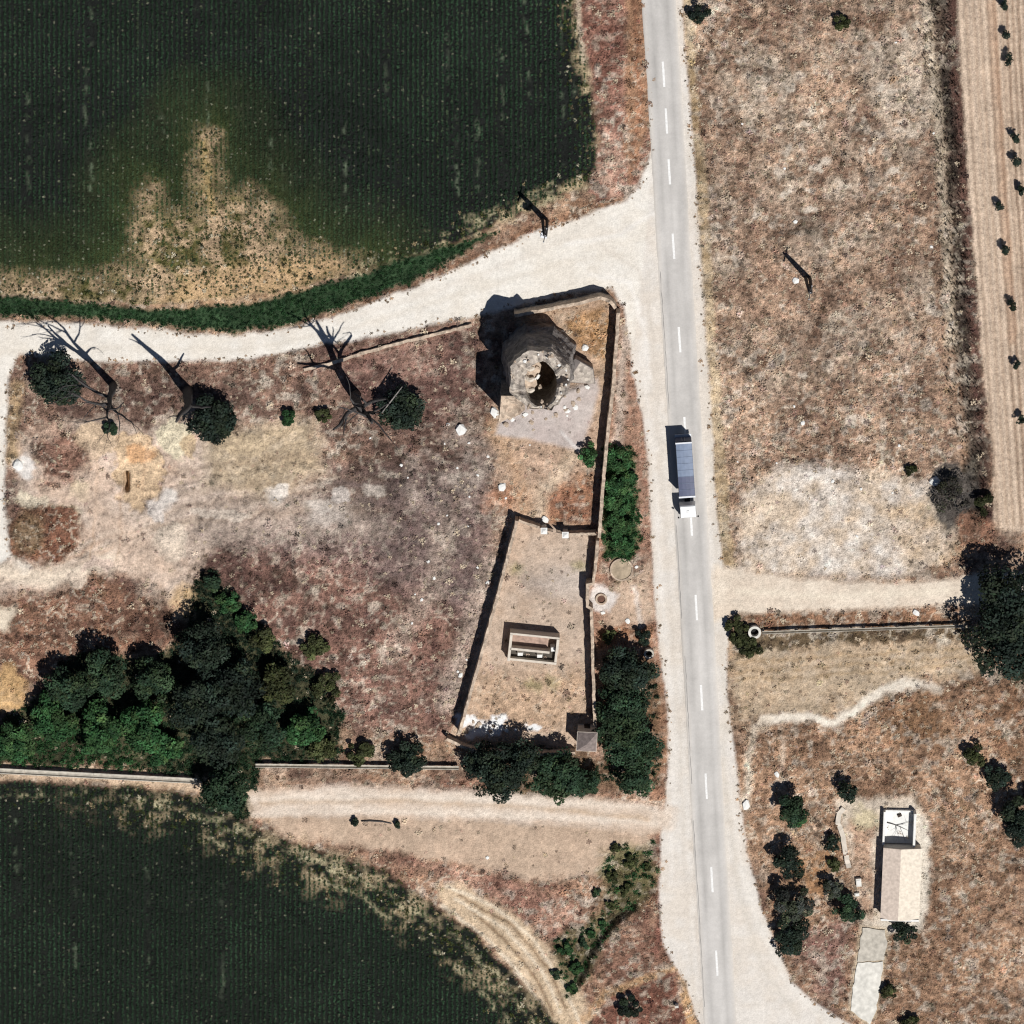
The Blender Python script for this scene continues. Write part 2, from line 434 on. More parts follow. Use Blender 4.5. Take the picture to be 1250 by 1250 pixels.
strip([(774, 716), (780, 762)], 5, C(228, 210, 190), 2, a=0.9)
blob(735, 731, 16, 13, C(230, 218, 204), 0.25, 0.4, 0)
blob(763, 690, 26, 20, C(96, 72, 62), 0.3, 1.0, 0.7, 0.8)
blob(800, 900, 10, 80, C(176, 128, 96), 0.4, 0.8, 0.3, 0.8)
strip([(764, 400), (758, 470), (753, 560)], 12, C(206, 186, 166), 4, a=0.8)
strip([(770, 440), (786, 530), (795, 640), (799, 700)], 5, C(158, 118, 98), 3, a=0.6)

# the eastern ditch and the orchard strip
DITCH = [(1132, -600), (1166, -600), (1168, 0), (1176, 130), (1190, 330), (1206, 560), (1212, 640), (1176, 650), (1180, 560), (1165, 420), (1160, 260), (1150, 140), (1134, 0)]
zone(DITCH, C(66, 56, 50), 4, 0.9, 0.5, warp=0.7, col2=C(88, 72, 62))
strip([(1160, -600), (1162, 0), (1170, 130), (1184, 330), (1199, 560), (1203, 640)], 11, C(112, 76, 66), 4, a=0.6, warp=0.6)
strip([(1132, -600), (1128, 0), (1143, 130), (1153, 260), (1160, 420)], 11, C(214, 196, 168), 4, a=0.75)
ORCH = [(1164, -600), (3000, -600), (3000, 655), (1250, 650), (1214, 645), (1212, 560), (1196, 400), (1180, 200), (1168, 0)]
zone(ORCH, C(210, 186, 160), 2, 0.55, 0.02, warp=0.25, cls=6)
for off, a in ((38, .5), (46, .6), (54, .35), (60, .6), (67, .5), (74, .6), (82, .4), (90, .5), (98, .5), (10, .3), (20, .25), (28, .3)):
    strip([(1166 + off, -600), (1168 + off, 0), (1178 + off, 180), (1193 + off, 400), (1209 + off, 640)], 3.4, C(138, 110, 90), 1.8, a=min(1, a * 1.5), warp=0.15)
zone([(1208, 0), (1216, 0), (1240, 420), (1232, 420)], C(186, 150, 122), 3, a=0.6, warp=0.3)
NAMES[6] = 'orchard_strip'
blob(1160, 605, 30, 40, C(82, 76, 72), 0.12, 0.9, 0.05, 0.95)  # dark grey ground colour around the withered shrub
blob(1188, 560, 14, 30, C(70, 62, 54), 0.4, 0.9, 0.3, 0.7)
zone([(1170, 625), (1215, 640), (1210, 675), (1165, 668)], C(150, 106, 82), 5, 0.9, 0.5, a=0.7)

# south-east
zone([(885, 790), (1190, 783), (1250, 800), (1250, 1700), (1060, 1700), (1040, 1250), (940, 1130), (905, 930), (892, 830)], C(146, 112, 88), 4, 0.95, 0.8, col2=C(168, 132, 104))
zone([(890, 783), (1195, 780), (1200, 820), (1100, 835), (1050, 870), (900, 880)], C(206, 182, 150), 8, 0.6, 0.2, a=0.9, col2=C(180, 154, 124))
zone([(896, 770), (1180, 758), (1180, 782), (1000, 786), (935, 796), (896, 800)], C(92, 76, 56), 3, 0.9, 0.7, a=0.9)
zone([(890, 748), (1160, 738), (1172, 762), (930, 770)], C(140, 104, 80), 4, 0.9, 0.7)
for y0 in (800, 812, 822): strip([(900, y0 + 8), (1050, y0), (1190, y0 - 12)], 4, C(146, 116, 80), 2, a=0.5)
strip([(935, 880), (985, 874), (1022, 884), (1050, 862), (1085, 840), (1110, 833), (1145, 842)], 11, C(244, 230, 206), 3, 0.4, 0.02, 0.95)
strip([(938, 880), (920, 890), (914, 920), (912, 985)], 9, C(232, 214, 186), 4, a=0.85)
strip([(955, 890), (954, 960)], 6, C(222, 202, 176), 3, a=0.5)
blob(1120, 880, 40, 34, C(138, 102, 72), 0.4, 0.9, 0.6, 0.7)
zone([(1205, 860), (1250, 830), (1250, 960), (1220, 940)], C(124, 90, 66), 8, 0.9, 0.7, a=0.7)
zone([(960, 1040), (1020, 1035), (1020, 1100), (970, 1090)], C(160, 114, 70), 10, 0.8, 0.6, a=0.5)
zone([(960, 1140), (1040, 1120), (1030, 1220), (1000, 1215)], C(128, 94, 86), 8, 0.9, 0.6, a=0.8)
zone([(1018, 978), (1116, 972), (1132, 1000), (1130, 1130), (1076, 1140), (1050, 1130), (1040, 1060)], C(226, 208, 182), 5, 0.6, 0.1, a=0.9, warp=0.6)
zone([(1034, 1000), (1066, 1000), (1066, 1120), (1050, 1120), (1038, 1040)], C(168, 128, 100), 4, 0.9, 0.5, a=0.8)
blob(1052, 1000, 16, 14, C(214, 196, 156), 0.3, 0.6, 0.1)
zone([(1110, 985), (1134, 1005), (1135, 1110), (1128, 1134), (1076, 1140), (1076, 1124), (1118, 1120)], C(232, 220, 198), 4, 0.6, 0.05, a=0.85, warp=0.7)
zone([(1050, 1130), (1085, 1132), (1082, 1165), (1070, 1240), (1060, 1252), (1036, 1234), (1044, 1170)], C(200, 180, 150), 3, 0.6, 0.0, warp=0.2)

# south: tracks and brown ground below the compound
zone([(312, 958), (560, 950), (812, 975), (830, 1190), (850, 1260), (900, 1700), (700, 1700), (700, 1250), (620, 1190), (520, 1100), (380, 1030), (300, 1000)], C(142, 104, 86), 6, 0.95, 0.7, col2=C(170, 132, 106))
zone([(312, 985), (480, 990), (800, 1008), (795, 1030), (745, 1070), (640, 1072), (480, 1040), (340, 1020)], C(202, 174, 146), 6, 0.45, 0.06, col2=C(190, 162, 136))
zone([(535, 1072), (580, 1085), (645, 1128), (692, 1180), (728, 1260), (680, 1260), (640, 1195), (590, 1142), (535, 1105)], C(214, 186, 150), 5, 0.6, 0.1)
zone([(470, 1045), (690, 1090), (735, 1150), (690, 1160), (640, 1120), (560, 1080)], C(150, 108, 92), 6, 0.95, 0.6, a=0.8, col2=C(182, 140, 118))
zone([(715, 1260), (740, 1215), (820, 1185), (840, 1240), (850, 1260)], C(118, 78, 64), 3, 0.9, 0.5)
strip([(700, 1260), (740, 1212), (822, 1180)], 9, C(204, 162, 118), 3, a=0.9)
strip([(836, 1190), (845, 1260)], 12, C(196, 154, 108), 3, a=0.9)
strip([(800, 1025), (806, 1100), (800, 1160)], 10, C(122, 76, 66), 5, a=0.7)
zone([(735, 1040), (790, 1030), (795, 1090), (770, 1120), (730, 1100)], C(110, 98, 66), 8, 0.9, 0.7, a=0.7)
for pp in ([(560, 1093), (625, 1130), (668, 1180), (690, 1230)], [(565, 1105), (612, 1142), (655, 1195), (676, 1240)]): strip(pp, 3.5, C(120, 92, 68), 1.5, a=0.85, warp=0.3)
for pp in ([(545, 1082), (600, 1105), (650, 1145), (690, 1205), (712, 1260)], [(555, 1098), (618, 1135), (662, 1186), (684, 1236)], [(540, 1105), (600, 1150), (645, 1200), (668, 1250)]): strip(pp, 3.5, C(240, 220, 188), 1.5, a=0.9, warp=0.3)

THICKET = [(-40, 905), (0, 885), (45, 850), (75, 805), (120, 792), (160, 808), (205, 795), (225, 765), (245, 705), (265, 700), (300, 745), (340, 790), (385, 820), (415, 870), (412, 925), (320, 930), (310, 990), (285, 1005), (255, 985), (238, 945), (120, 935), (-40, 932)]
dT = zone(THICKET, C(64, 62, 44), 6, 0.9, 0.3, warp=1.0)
dT2 = zone([(575, 905), (640, 905), (735, 925), (735, 800), (795, 795), (808, 850), (808, 960), (760, 968), (735, 965), (690, 985), (600, 985)], C(96, 76, 56), 6, 0.9, 0.3, warp=0.6, a=0.8)
HEDGE = [(738, 545), (772, 548), (776, 600), (780, 660), (770, 682), (738, 682), (736, 600)]
dH = zone(HEDGE, C(62, 78, 46), 4, 0.9, 0.1, warp=0.5)
GULLY = [(672, 1150), (715, 1125), (745, 1100), (728, 1060), (755, 1030), (796, 1032), (800, 1085), (770, 1115), (738, 1150), (722, 1200), (690, 1218)]
dG = zone(GULLY, C(92, 88, 58), 6, 0.9, 0.3, warp=1.0, a=0.8)
strip([(703, 1204), (722, 1162), (745, 1130), (772, 1110)], 9, C(52, 52, 38), 3, a=0.9)
# crop fields (bare soil of the beds; the plants stand on it)
FIELD_N = [(-3000, -3000), (690, -3000), (700, 0), (712, 60), (722, 110), (729, 165), (728, 205), (712, 228), (668, 248), (610, 272), (540, 303), (450, 330), (400, 338), (350, 350), (280, 362), (200, 368), (100, 366), (0, 355), (-3000, 340)]
FIELD_S = [(-3000, 940), (0, 952), (120, 958), (230, 968), (290, 1000), (340, 1022), (400, 1042), (470, 1062), (530, 1105), (580, 1140), (630, 1190), (680, 1250), (1000, 3000), (-3000, 3000)]
dN = zone(FIELD_N, C(32, 34, 32), 4, 0.8, 0.0, warp=0.5, cls=1)
dS = zone(FIELD_S, C(32, 35, 31), 4, 0.8, 0.0, warp=0.7, cls=2)
NAMES[1] = 'north_field'; NAMES[2] = 'south_field'
BARE = [(168, 322), (174, 236), (186, 230), (204, 262), (240, 266), (245, 168), (260, 168), (266, 250), (302, 236), (334, 262), (362, 300), (420, 318), (446, 326), (380, 350), (300, 366), (200, 374), (90, 370), (-60, 352), (-60, 338), (100, 344)]
dB = sdf(WX, WY, BARE)
bare = np.clip(sm(dB, 24) * 1.9 * (0.15 + 1.0 * fbm(X, Y, 3.0, 440, 3)) - 0.1, 0, 1) * (dN < 3)
bare = np.clip(bare * (0.55 + 0.9 * vn(X, Y, 0.8, 445) * 1.2), 0, 1)
halo = np.clip(1.4 * sm(dB - 34, 66) * (0.5 + fbm(X, Y, 4.0, 448, 2)), 0, 1) * (dN < 3)
lay(halo * 0.75, C(62, 70, 38), 0.9, 0.0)
lay(bare, C(190, 161, 128), 0.95, 0.35)
lay(bare * np.clip((mott_noise(360) - 0.47) * 6, 0, 1), C(98, 92, 56), 0.9, 0.5)
zone([(190, 370), (230, 330), (400, 310), (420, 330), (340, 362), (280, 372)], C(206, 170, 126), 8, 0.8, 0.2, a=0.7)
strip([(250, 175), (255, 230), (260, 260)], 9, C(186, 158, 108), 4, a=0.8, warp=0.4)
# thin strips of bare soil along the edges of the beds and broken stripes where plants failed
marg = np.clip(1 - np.abs(dN + 6) / 12, 0, 1) * (PX > 540)
lay(marg * np.clip((mott_noise(365) - 0.5) * 6, 0, 1), C(200, 178, 140), 0.9)
marg2 = np.clip(1.3 - np.abs(dS + 22) / 34, 0, 1) * np.clip((PX - 60) / 140, 0, 1)
lay(marg2 * np.clip((mott_noise(366) - 0.5) * 6, 0, 1) * .85, C(178, 158, 126), 0.9)
strip([(704, -20), (709, 40), (712, 75)], 5, C(216, 196, 166), 2, a=0.8, warp=0.3)
STREAK = [(33, 110, 260), (104, 85, 165), (110, 175, 245), (183, 115, 145), (196, 130, 180), (240, 0, 60), (252, 100, 230), (330, 170, 270), (345, 200, 290), (470, 60, 120), (545, 30, 130), (556, 140, 260), (582, 120, 240), (640, 0, 60), (646, 80, 140), (686, 30, 200), (700, 60, 200), (20, 1000, 1120), (90, 1040, 1180), (180, 1060, 1200), (270, 1080, 1240), (110, 0, 60), (420, 150, 260), (612, 60, 230)]
for (sx, ya, yb) in STREAK: 
    d_ = ldist(PX + (WX - PX) * .6, PY, [(sx, ya), (sx + 2, yb)]) - 1.3
    lay(sm(d_, 2) * (0.8 if yb - ya < 130 else .6) * np.clip((vn(X, Y, 1.1, 610 + int(sx)) - .42) * 4, 0, 1) * np.clip((vn(X, Y, 4.0, 612) - .25) * 3, 0, 1), C(112, 124, 100))
for (pp, a_) in (([(430, 336), (520, 306), (610, 274), (670, 246), (716, 226)], .8), ([(440, 322), (530, 290), (620, 258), (700, 224)], .6), ([(470, 300), (560, 272), (650, 236), (720, 200)], .5),
                 ([(190, 985), (270, 1005), (350, 1042), (440, 1075), (520, 1120), (590, 1175), (650, 1250)], .8), ([(230, 1015), (330, 1050), (430, 1092), (510, 1140), (570, 1190), (620, 1250)], .6), ([(120, 975), (230, 985), (320, 1025), (420, 1058)], .6), ([(0, 968), (120, 968), (230, 985)], .6)):
    d_ = ldist(WX, WY, pp) - 2.5
    lay(sm(d_, 2.5) * a_ * np.clip((mott_noise(372) - .45) * 8, 0, 1), C(196, 184, 146), 0.9)
# green bank between field and track
BANK = [(-300, 360), (0, 360), (100, 371), (200, 378), (300, 372), (360, 356), (450, 332), (520, 308), (590, 285), (610, 280), (560, 312), (500, 345), (420, 374), (360, 396), (290, 405), (240, 402), (170, 394), (100, 388), (0, 386), (-300, 386)]
dK = zone(BANK, C(44, 62, 40), 3, 0.9, 0.0, warp=0.5)
zone([(395, 385), (520, 340), (640, 280), (700, 255), (780, 235), (770, 246), (690, 268), (560, 326), (470, 362), (400, 392)], C(150, 112, 86), 3, 0.9, 0.6, warp=0.5)
strip([(-100, 389), (0, 390), (90, 392)], 6, C(150, 118, 92), 3, a=0.7)

# pale tracks and the road's gravel shoulders
TRACK = [(-3000, 393), (0, 393), (90, 394), (170, 400), (240, 408), (290, 410), (360, 400), (400, 390), (500, 352), (560, 326), (650, 284), (700, 268), (760, 246), (780, 228), (795, 182), (830, 182), (840, 340), (830, 480), (783, 500), (771, 440), (762, 375), (745, 352), (700, 358), (640, 372), (570, 388), (470, 408), (380, 424), (340, 432), (290, 440), (140, 442), (60, 436), (25, 432), (10, 460), (6, 560), (6, 640), (12, 680), (0, 690), (-60, 690), (-60, 470), (-3000, 470)]
dTr = zone(TRACK, C(238, 230, 214), 2.5, 0.25, 0.0, warp=0.35, cls=3, col2=C(228, 218, 200)); NAMES[3] = 'dirt_track'
strip([(0, 430), (150, 424), (290, 428), (420, 404), (560, 360), (690, 320), (760, 310)], 5, C(216, 204, 184), 4, a=0.5, warp=0.2)
strip([(300, 417), (440, 384), (580, 338), (700, 290), (770, 280)], 5, C(222, 210, 192), 4, a=0.5, warp=0.2)
SHOULDER = [(770, -3000), (785, -600), (786, 0), (796, 182), (788, 300), (770, 440), (784, 510), (790, 560), (794, 640), (800, 740), (806, 800), (815, 870), (815, 940), (812, 985), (806, 1030), (804, 1100), (808, 1150), (822, 1178), (838, 1200), (852, 1250), (860, 1700), (900, 3000), (1300, 3000), (1120, 1380), (1040, 1252), (1020, 1240), (995, 1224), (968, 1200), (945, 1150), (927, 1100), (912, 1040), (905, 990), (897, 920), (888, 850), (889, 760), (882, 690), (874, 620), (868, 500), (860, 400), (850, 230), (842, 120), (834, 30), (828, -600), (800, -3000)]
dSh = zone(SHOULDER, C(228, 219, 204), 1.8, 0.22, 0.0, warp=0.22, cls=4, col2=C(222, 210, 192)); NAMES[4] = 'road_shoulder'
for (pp, c_, a_) in (([(790, 330), (800, 480), (812, 640), (820, 760), (830, 900), (834, 1010), (838, 1120), (850, 1230)], C(208, 196, 178), .45), ([(782, 420), (797, 560), (806, 700), (818, 840), (822, 960), (818, 1080)], C(238, 230, 216), .5),
        ([(806, 300), (815, 470), (826, 640), (834, 800), (842, 960), (852, 1130), (858, 1250)], C(196, 184, 168), .5), ([(838, 150), (856, 330), (864, 480), (872, 640), (882, 800), (888, 900)], C(208, 196, 176), .45),
        ([(880, 880), (890, 1000), (905, 1100), (930, 1180), (975, 1240)], C(206, 196, 178), .5), ([(892, 960), (905, 1060), (930, 1140), (960, 1200), (1010, 1250)], C(240, 232, 216), .5), ([(735, 300), (780, 330), (796, 400), (806, 480)], C(212, 200, 182), .55), ([(690, 300), (760, 285), (796, 260)], C(244, 238, 226), .5), ([(720, 335), (768, 345), (785, 400), (793, 460)], C(244, 238, 226), .5)):
    strip(pp, 4, c_, 3, a=a_, warp=0.35)
FARM = [(870, 690), (960, 705), (1080, 712), (1170, 706), (1200, 700), (1500, 690), (1500, 730), (1175, 738), (1080, 742), (900, 750), (870, 760)]
zone(FARM, C(232, 216, 192), 4, 0.35, 0.0, warp=0.5, cls=5, col2=C(220, 202, 178)); NAMES[5] = 'farm_track'
strip([(900, 722), (1000, 728), (1160, 722)], 6, C(236, 222, 196), 4, a=0.6, warp=0.3)
STRACK = [(300, 965), (420, 958), (560, 965), (700, 972), (800, 984), (825, 985), (822, 1012), (780, 1016), (660, 1004), (480, 996), (310, 994)]
zone(STRACK, C(228, 210, 188), 5, 0.4, 0.02, warp=0.5, cls=7, col2=C(212, 190, 166)); NAMES[7] = 'south_track'
for y0 in (972, 990): strip([(310, y0 + 4), (480, y0), (640, y0 + 6), (800, y0 + 14)], 6, C(236, 220, 198), 3, a=0.6, warp=0.3)
strip([(320, 980), (480, 978), (640, 985), (790, 1000)], 5, C(190, 160, 126), 3, a=0.5, warp=0.3)
STRIPL = [(-300, 930), (0, 934), (240, 946), (310, 958), (300, 975), (235, 965), (120, 954), (0, 950), (-300, 945)]
zone(STRIPL, C(214, 184, 150), 3, 0.6, 0.15, warp=0.4)

# relief
scr = np.clip(WEED * 1.4, 0, 1)
Z += (fbm(X, Y, 3.0, 50, 3) - 0.5) * 0.28 * scr + (vn(X, Y, 0.7, 54) - 0.5) * 0.12 * scr
Z += np.clip(1.5 - np.hypot((PX - 658) / 48, (PY - 446) / 52) * 1.5 + 1.3, 0, 1.9) * sm(dA, 5) * 0.9
Z -= 0.35 * sm(dK + 2, 8)
Z -= 0.9 * sm(ldist(PX, PY, [(1142, -600), (1146, 0), (1158, 130), (1170, 330), (1188, 560), (1194, 620)]) - 8, 9)
for bx_, by_, r_, h_ in ((216, 528, 26, 0.7), (60, 560, 30, 0.6), (50, 652, 44, 0.9), (0, 845, 28, 0.9), (120, 560, 30, 0.5), (345, 605, 30, .3)):
    Z += h_ * np.clip(1 - ((PX - bx_) ** 2 + (PY - by_) ** 2) / (r_ * r_), 0, 1)
dsand = sdf(WX, WY, sandy)
Z += sm(dsand, 6) * ((fbm(X, Y, 2.2, 650, 3) - .5) * 0.9 + (vn(X, Y, .8, 655) - .5) * .22)
Z -= 0.45 * sm(pit, 0.06) * (np.abs(PX - 168) < 60)
Z -= 2.4 * np.clip(1.2 - ldist(PX, PY, [(154, 580), (154, 598)]) / 4, 0, 1)
for pp in ([(190, 592), (260, 580), (330, 568), (400, 560)], [(225, 618), (300, 606), (360, 600)], [(250, 640), (330, 628)], [(300, 520), (285, 560)], [(330, 515), (322, 560)]): Z -= 0.3 * np.clip(1 - ldist(WX, WY, pp) / 4.5, 0, 1)
Z -= 1.5 * np.clip(1 - ldist(PX, PY, [(705, 1200), (722, 1160), (745, 1128), (772, 1108)]) / 7, 0, 1)
crow = (np.arange(1))  # ploughed strip: low furrows
fur = np.sin((PX - (1168 + (PY) * 0.066)) / 8 * 2 * math.pi / 0.9) * 0.09
Z += np.where(CLS == 6, fur, 0)
flat = np.clip(sdf(PX, PY, SHOULDER) / 14, 0, 1)
Z = Z * flat
far = np.clip((np.maximum(np.abs(X), np.abs(Y)) - 84) / 20, 0, 1)
Z += far * (fbm(X, Y, 60, 70, 2) - 0.5) * 0.3 * flat
# darkest grain: small scale mottling of the soils themselves
n4 = fbm(X, Y, 1.5, 24, 2)
soil_ = (CLS == 0)
# mats of bleached and of dark dead growth, and thin pale squiggles of lodged straw
wild = np.clip(WEED * 1.5, 0, 1) * soil_ * (dT > 0)
pale_w = np.clip((fbm(X, Y, 1.15, 510, 2) - 0.60) * 8, 0, 1) * np.clip((fbm(X, Y, 11, 515, 2) - .28) * 2.6, 0.1, 1) * wild
mixc(pale_w * 0.62, C(214, 198, 176))
dark_w = np.clip((fbm(X, Y, 0.95, 520, 2) - 0.62) * 8, 0, 1) * wild
mixc(dark_w * 0.55, C(76, 60, 50))
rd = np.abs(fbm(X + 3 * V1, Y + 3 * V2, 2.4, 530, 2) - 0.5)
mixc(np.clip(1.2 - rd / 0.024, 0, 1) * 0.7 * wild * np.clip((n1 - .38) * 5, 0, 1), C(220, 204, 178))
rd = np.abs(fbm(X + 2 * V2, Y + 3 * V1, 1.3, 540, 2) - 0.5)
mixc(np.clip(1.1 - rd / 0.028, 0, 1) * 0.5 * wild, C(84, 66, 54))
rd = np.abs(fbm(X * .5 + 2 * V2, Y * 1.3 + 2 * V1, 1.3, 550, 2) - 0.5)
mixc(np.clip(1.1 - rd / 0.026, 0, 1) * 0.5 * wild * np.clip((V1 - .4) * 6, 0, 1), C(208, 190, 166))
m_ = np.exp(((n3 - 0.5) * 0.62 + (n4 - 0.5) * 0.6 + (n2 - 0.5) * 0.45 + (n1 - 0.5) * 0.8) * GRAIN * np.where(soil_, 1.0, 0.55))
lum = RGB.mean(axis=2)
m_ = m_ ** np.clip(1.25 - lum * 1.3, .6, 1)
m_ = m_ * np.where(soil_, 1.46 - 0.40 * np.clip(lum / 0.36, 0, 1), 1.09)
kl = np.clip(lum / 0.36, 0, 1)[..., None]
RGB = RGB * (np.array([0.985, 1.0, 1.06]) * kl + np.array([0.98, 1.01, 0.985]) * (1 - kl))
grey = RGB.mean(axis=2, keepdims=True)
RGB = np.where(soil_[..., None], RGB * 0.93 + grey * 0.07 * np.array([1.02, 1.0, .97]), RGB)
RGB *= m_[..., None]
RGB = np.minimum(RGB, 0.66)
Z4 = np.concatenate([RGB, GRAIN[..., None]], axis=2)

def build_ground():
    idx = np.arange(NG * NG).reshape(NG, NG)
    quads = np.stack([idx[:-1, :-1], idx[:-1, 1:], idx[1:, 1:], idx[1:, :-1]], -1).reshape(-1, 4)
    cq = CLS[:-1, :-1].ravel()
    V = np.stack([X.ravel(), Y.ravel(), Z.ravel()], -1); c4 = Z4.reshape(-1, 4)
    for k, nm in NAMES.items():
        q = quads[cq == k]
        if not len(q): continue
        u, inv = np.unique(q.ravel(), return_inverse=True)
        me = np_mesh(nm, V[u], inv.reshape(-1, 4), c4[u], smooth=True)
        tag(link(nm, me, M['soil']), kind='structure')
build_ground()
def gi(x, y):
    i = np.clip(np.round((np.asarray(x) + LIM) / STEP).astype(int) + NOUT, 0, NG - 1)
    j = np.clip(np.round((np.asarray(y) + LIM) / STEP).astype(int) + NOUT, 0, NG - 1)
    return j, i
def gz(x, y):
    j, i = gi(x, y); return Z[j, i]
def G(px, py, lift=0.0):
    p = P(px, py); p.z = float(gz(p.x, p.y)) + lift; return p

# ------------------------------------------------------------------ asphalt road with its dashes
CL = [(786, -200), (804, 0), (810, 90), (813.5, 148), (817, 210), (822, 300), (829.5, 415), (836, 520), (844, 642), (850, 742), (856.5, 852), (862, 960), (869, 1073), (875, 1176), (880, 1262), (892, 1470)]
cw = [P(*p) for p in CL]
def road_pt(py):
    for a, b in zip(CL[:-1], CL[1:]):
        if a[1] <= py <= b[1]:
            t = (py - a[1]) / (b[1] - a[1]); return a[0] + (b[0] - a[0]) * t
    return CL[-1][0]
def build_road():
    ys = np.arange(-180, 1460, 3.0)
    pts = [P(road_pt(y), y) for y in ys]
    d0 = (pts[0] - pts[8]).normalized(); d1 = (pts[-1] - pts[-9]).normalized()
    pts = [pts[0] + d0 * 2300] + pts + [pts[-1] + d1 * 2300]
    U = np.array([-2.62, -2.5, -2.2, -1.7, -1.2, -0.8, -0.4, 0, 0.4, 0.8, 1.2, 1.7, 2.2, 2.5, 2.62])
    V = []; cc = []
    for i, p in enumerate(pts):
        t = (pts[min(i + 1, len(pts) - 1)] - pts[max(i - 1, 0)]).normalized(); nrm = Vector((-t.y, t.x, 0))
        nrm = nrm if nrm.x > 0 else -nrm
        for j, u in enumerate(U):
            e = 0.22 * (vn(np.array(p.y), np.array(j * 1.0 + 40), 0.9, 9) - 0.5) if j in (1, len(U) - 2) else 0
            q = p + nrm * float(u + e)
            z = -0.05 if j in (0, len(U) - 1) else 0.035 + 0.03 * (1 - abs(u) / 2.5)
            V.append((q.x, q.y, z))
            n = float(fbm(np.array(q.x * 3), np.array(q.y * 0.35), 3.0, 31))
            n_b = float(fbm(np.array(q.x), np.array(q.y), 1.4, 35)); n_c = float(fbm(np.array(q.x * .5), np.array(q.y * .12), 3.0, 38))
            base = C(211, 206, 200) * (0.66 + 0.36 * n + .16 * n_b + .16 * n_c)
            track = math.exp(-((abs(u) - 1.2) / 0.45) ** 2)
            base = base * (1 - 0.16 * track)
            dust = max(0, (abs(u) - 1.9) / 0.6) * (0.5 + n * 0.5)
            base = base * (1 - 0.5 * dust) + C(228, 216, 200) * 0.5 * dust
            cc.append(list(base) + [0.5])
    nu = len(U); Fq = []
    for i in range(len(pts) - 1):
        for j in range(nu - 1):
            a = i * nu + j; Fq.append((a, a + 1, a + 1 + nu, a + nu))
    me = np_mesh('asphalt_road', np.array(V), np.array(Fq)[:, ::-1], np.array(cc), smooth=True)
    road = tag(link('asphalt_road', me, M['asphalt']), 'pale grey two lane asphalt road with dashed white centre line', 'road', kind='structure')
    return road
road = build_road()
M['paint'] = mat('road_paint', C(246, 244, 240), 0.6, 0.14, 4.0)
for y0 in (-62, 17, 75, 132, 194, 285, 399, 509, 623, 726, 836, 944, 1058, 1160, 1266):
    if y0 == 17: continue
    vs = []; fs = []
    ys = np.linspace(y0, y0 + 31, 6)
    for i, y in enumerate(ys):
        p = P(road_pt(y), y); t = (P(road_pt(y + 4), y + 4) - P(road_pt(y - 4), y - 4)).normalized(); nr = Vector((-t.y, t.x, 0))
        for s in (-1, 1):
            q = p + nr * s * (0.15 + 0.03 * random.random()); vs.append((q.x, q.y, 0.0715))
    for i in range(5): fs.append((2 * i, 2 * i + 1, 2 * i + 3, 2 * i + 2))
    MB().add(vs, fs).build('lane_dash', M['paint'], road)
M['crack'] = mat('tar_seam', C(150, 146, 142), 0.8, 0.2)
mb = MB()
def seam(u, ya, yb):
    vs = []; fs = []
    ys = np.arange(ya, yb, 6.0)
    for y in ys:
        p = P(road_pt(y), y); t = (P(road_pt(y + 4), y + 4) - P(road_pt(y - 4), y - 4)).normalized(); nr = Vector((-t.y, t.x, 0)); nr = nr if nr.x > 0 else -nr
        c = p + nr * (u + 0.05 * random.uniform(-1, 1))
        for s in (-1, 1):
            q = c + nr * s * 0.05 * random.uniform(0.4, 1.2); vs.append((q.x, q.y, 0.046 + 0.03 * (1 - abs(u) / 2.5)))
    for i in range(len(ys) - 1): fs.append((2 * i, 2 * i + 1, 2 * i + 3, 2 * i + 2))
    MB().add(vs, fs).build('tar_seam', M['crack'], road)
seam(-2.25, 330, 500); seam(-2.3, 640, 760); seam(-2.2, 800, 960); seam(-2.3, 1000, 1230)

# ------------------------------------------------------------------ scatter: dry weeds, crop rows, bank grass
def template(kind):
    """small leaf-fan shapes: list of triangles as (n,3,3) arrays around the origin, unit size"""
    r = np.random.default_rng({'tuft': 1, 'crop': 2, 'grass': 3, 'reed': 4}[kind]); out = []
    for v in range(6):
        tr = []
        n = {'tuft': 6, 'crop': 7, 'grass': 7, 'reed': 6}[kind]
        for i in range(n):
            a = 2 * math.pi * (i + r.uniform(-.35, .35)) / n
            rad = r.uniform(.55, 1.1); h = r.uniform(.25, .9); w = r.uniform(.14, .3)
            if kind == 'crop': h = r.uniform(.5, 1.0); w = r.uniform(.2, .34)
            if kind == 'reed': h = r.uniform(1.6, 3.0); w = r.uniform(.1, .2); rad *= .6
            c, s = math.cos(a), math.sin(a)
            b0 = np.array([-s * w - c * .1, c * w - s * .1, 0.0 if kind != 'crop' else .35]); b1 = np.array([s * w - c * .1, -c * w - s * .1, 0.1 if kind != 'crop' else .45])
            m = np.array([c * rad * .55, s * rad * .55, h]); t = np.array([c * rad, s * rad, h * r.uniform(.3, .8)])
            m0 = m + np.array([-s * w, c * w, 0]); m1 = m + np.array([s * w, -c * w, 0])
            tr += [(b0, b1, m), (m0, m1, t)]
        out.append(np.array(tr))
    return out
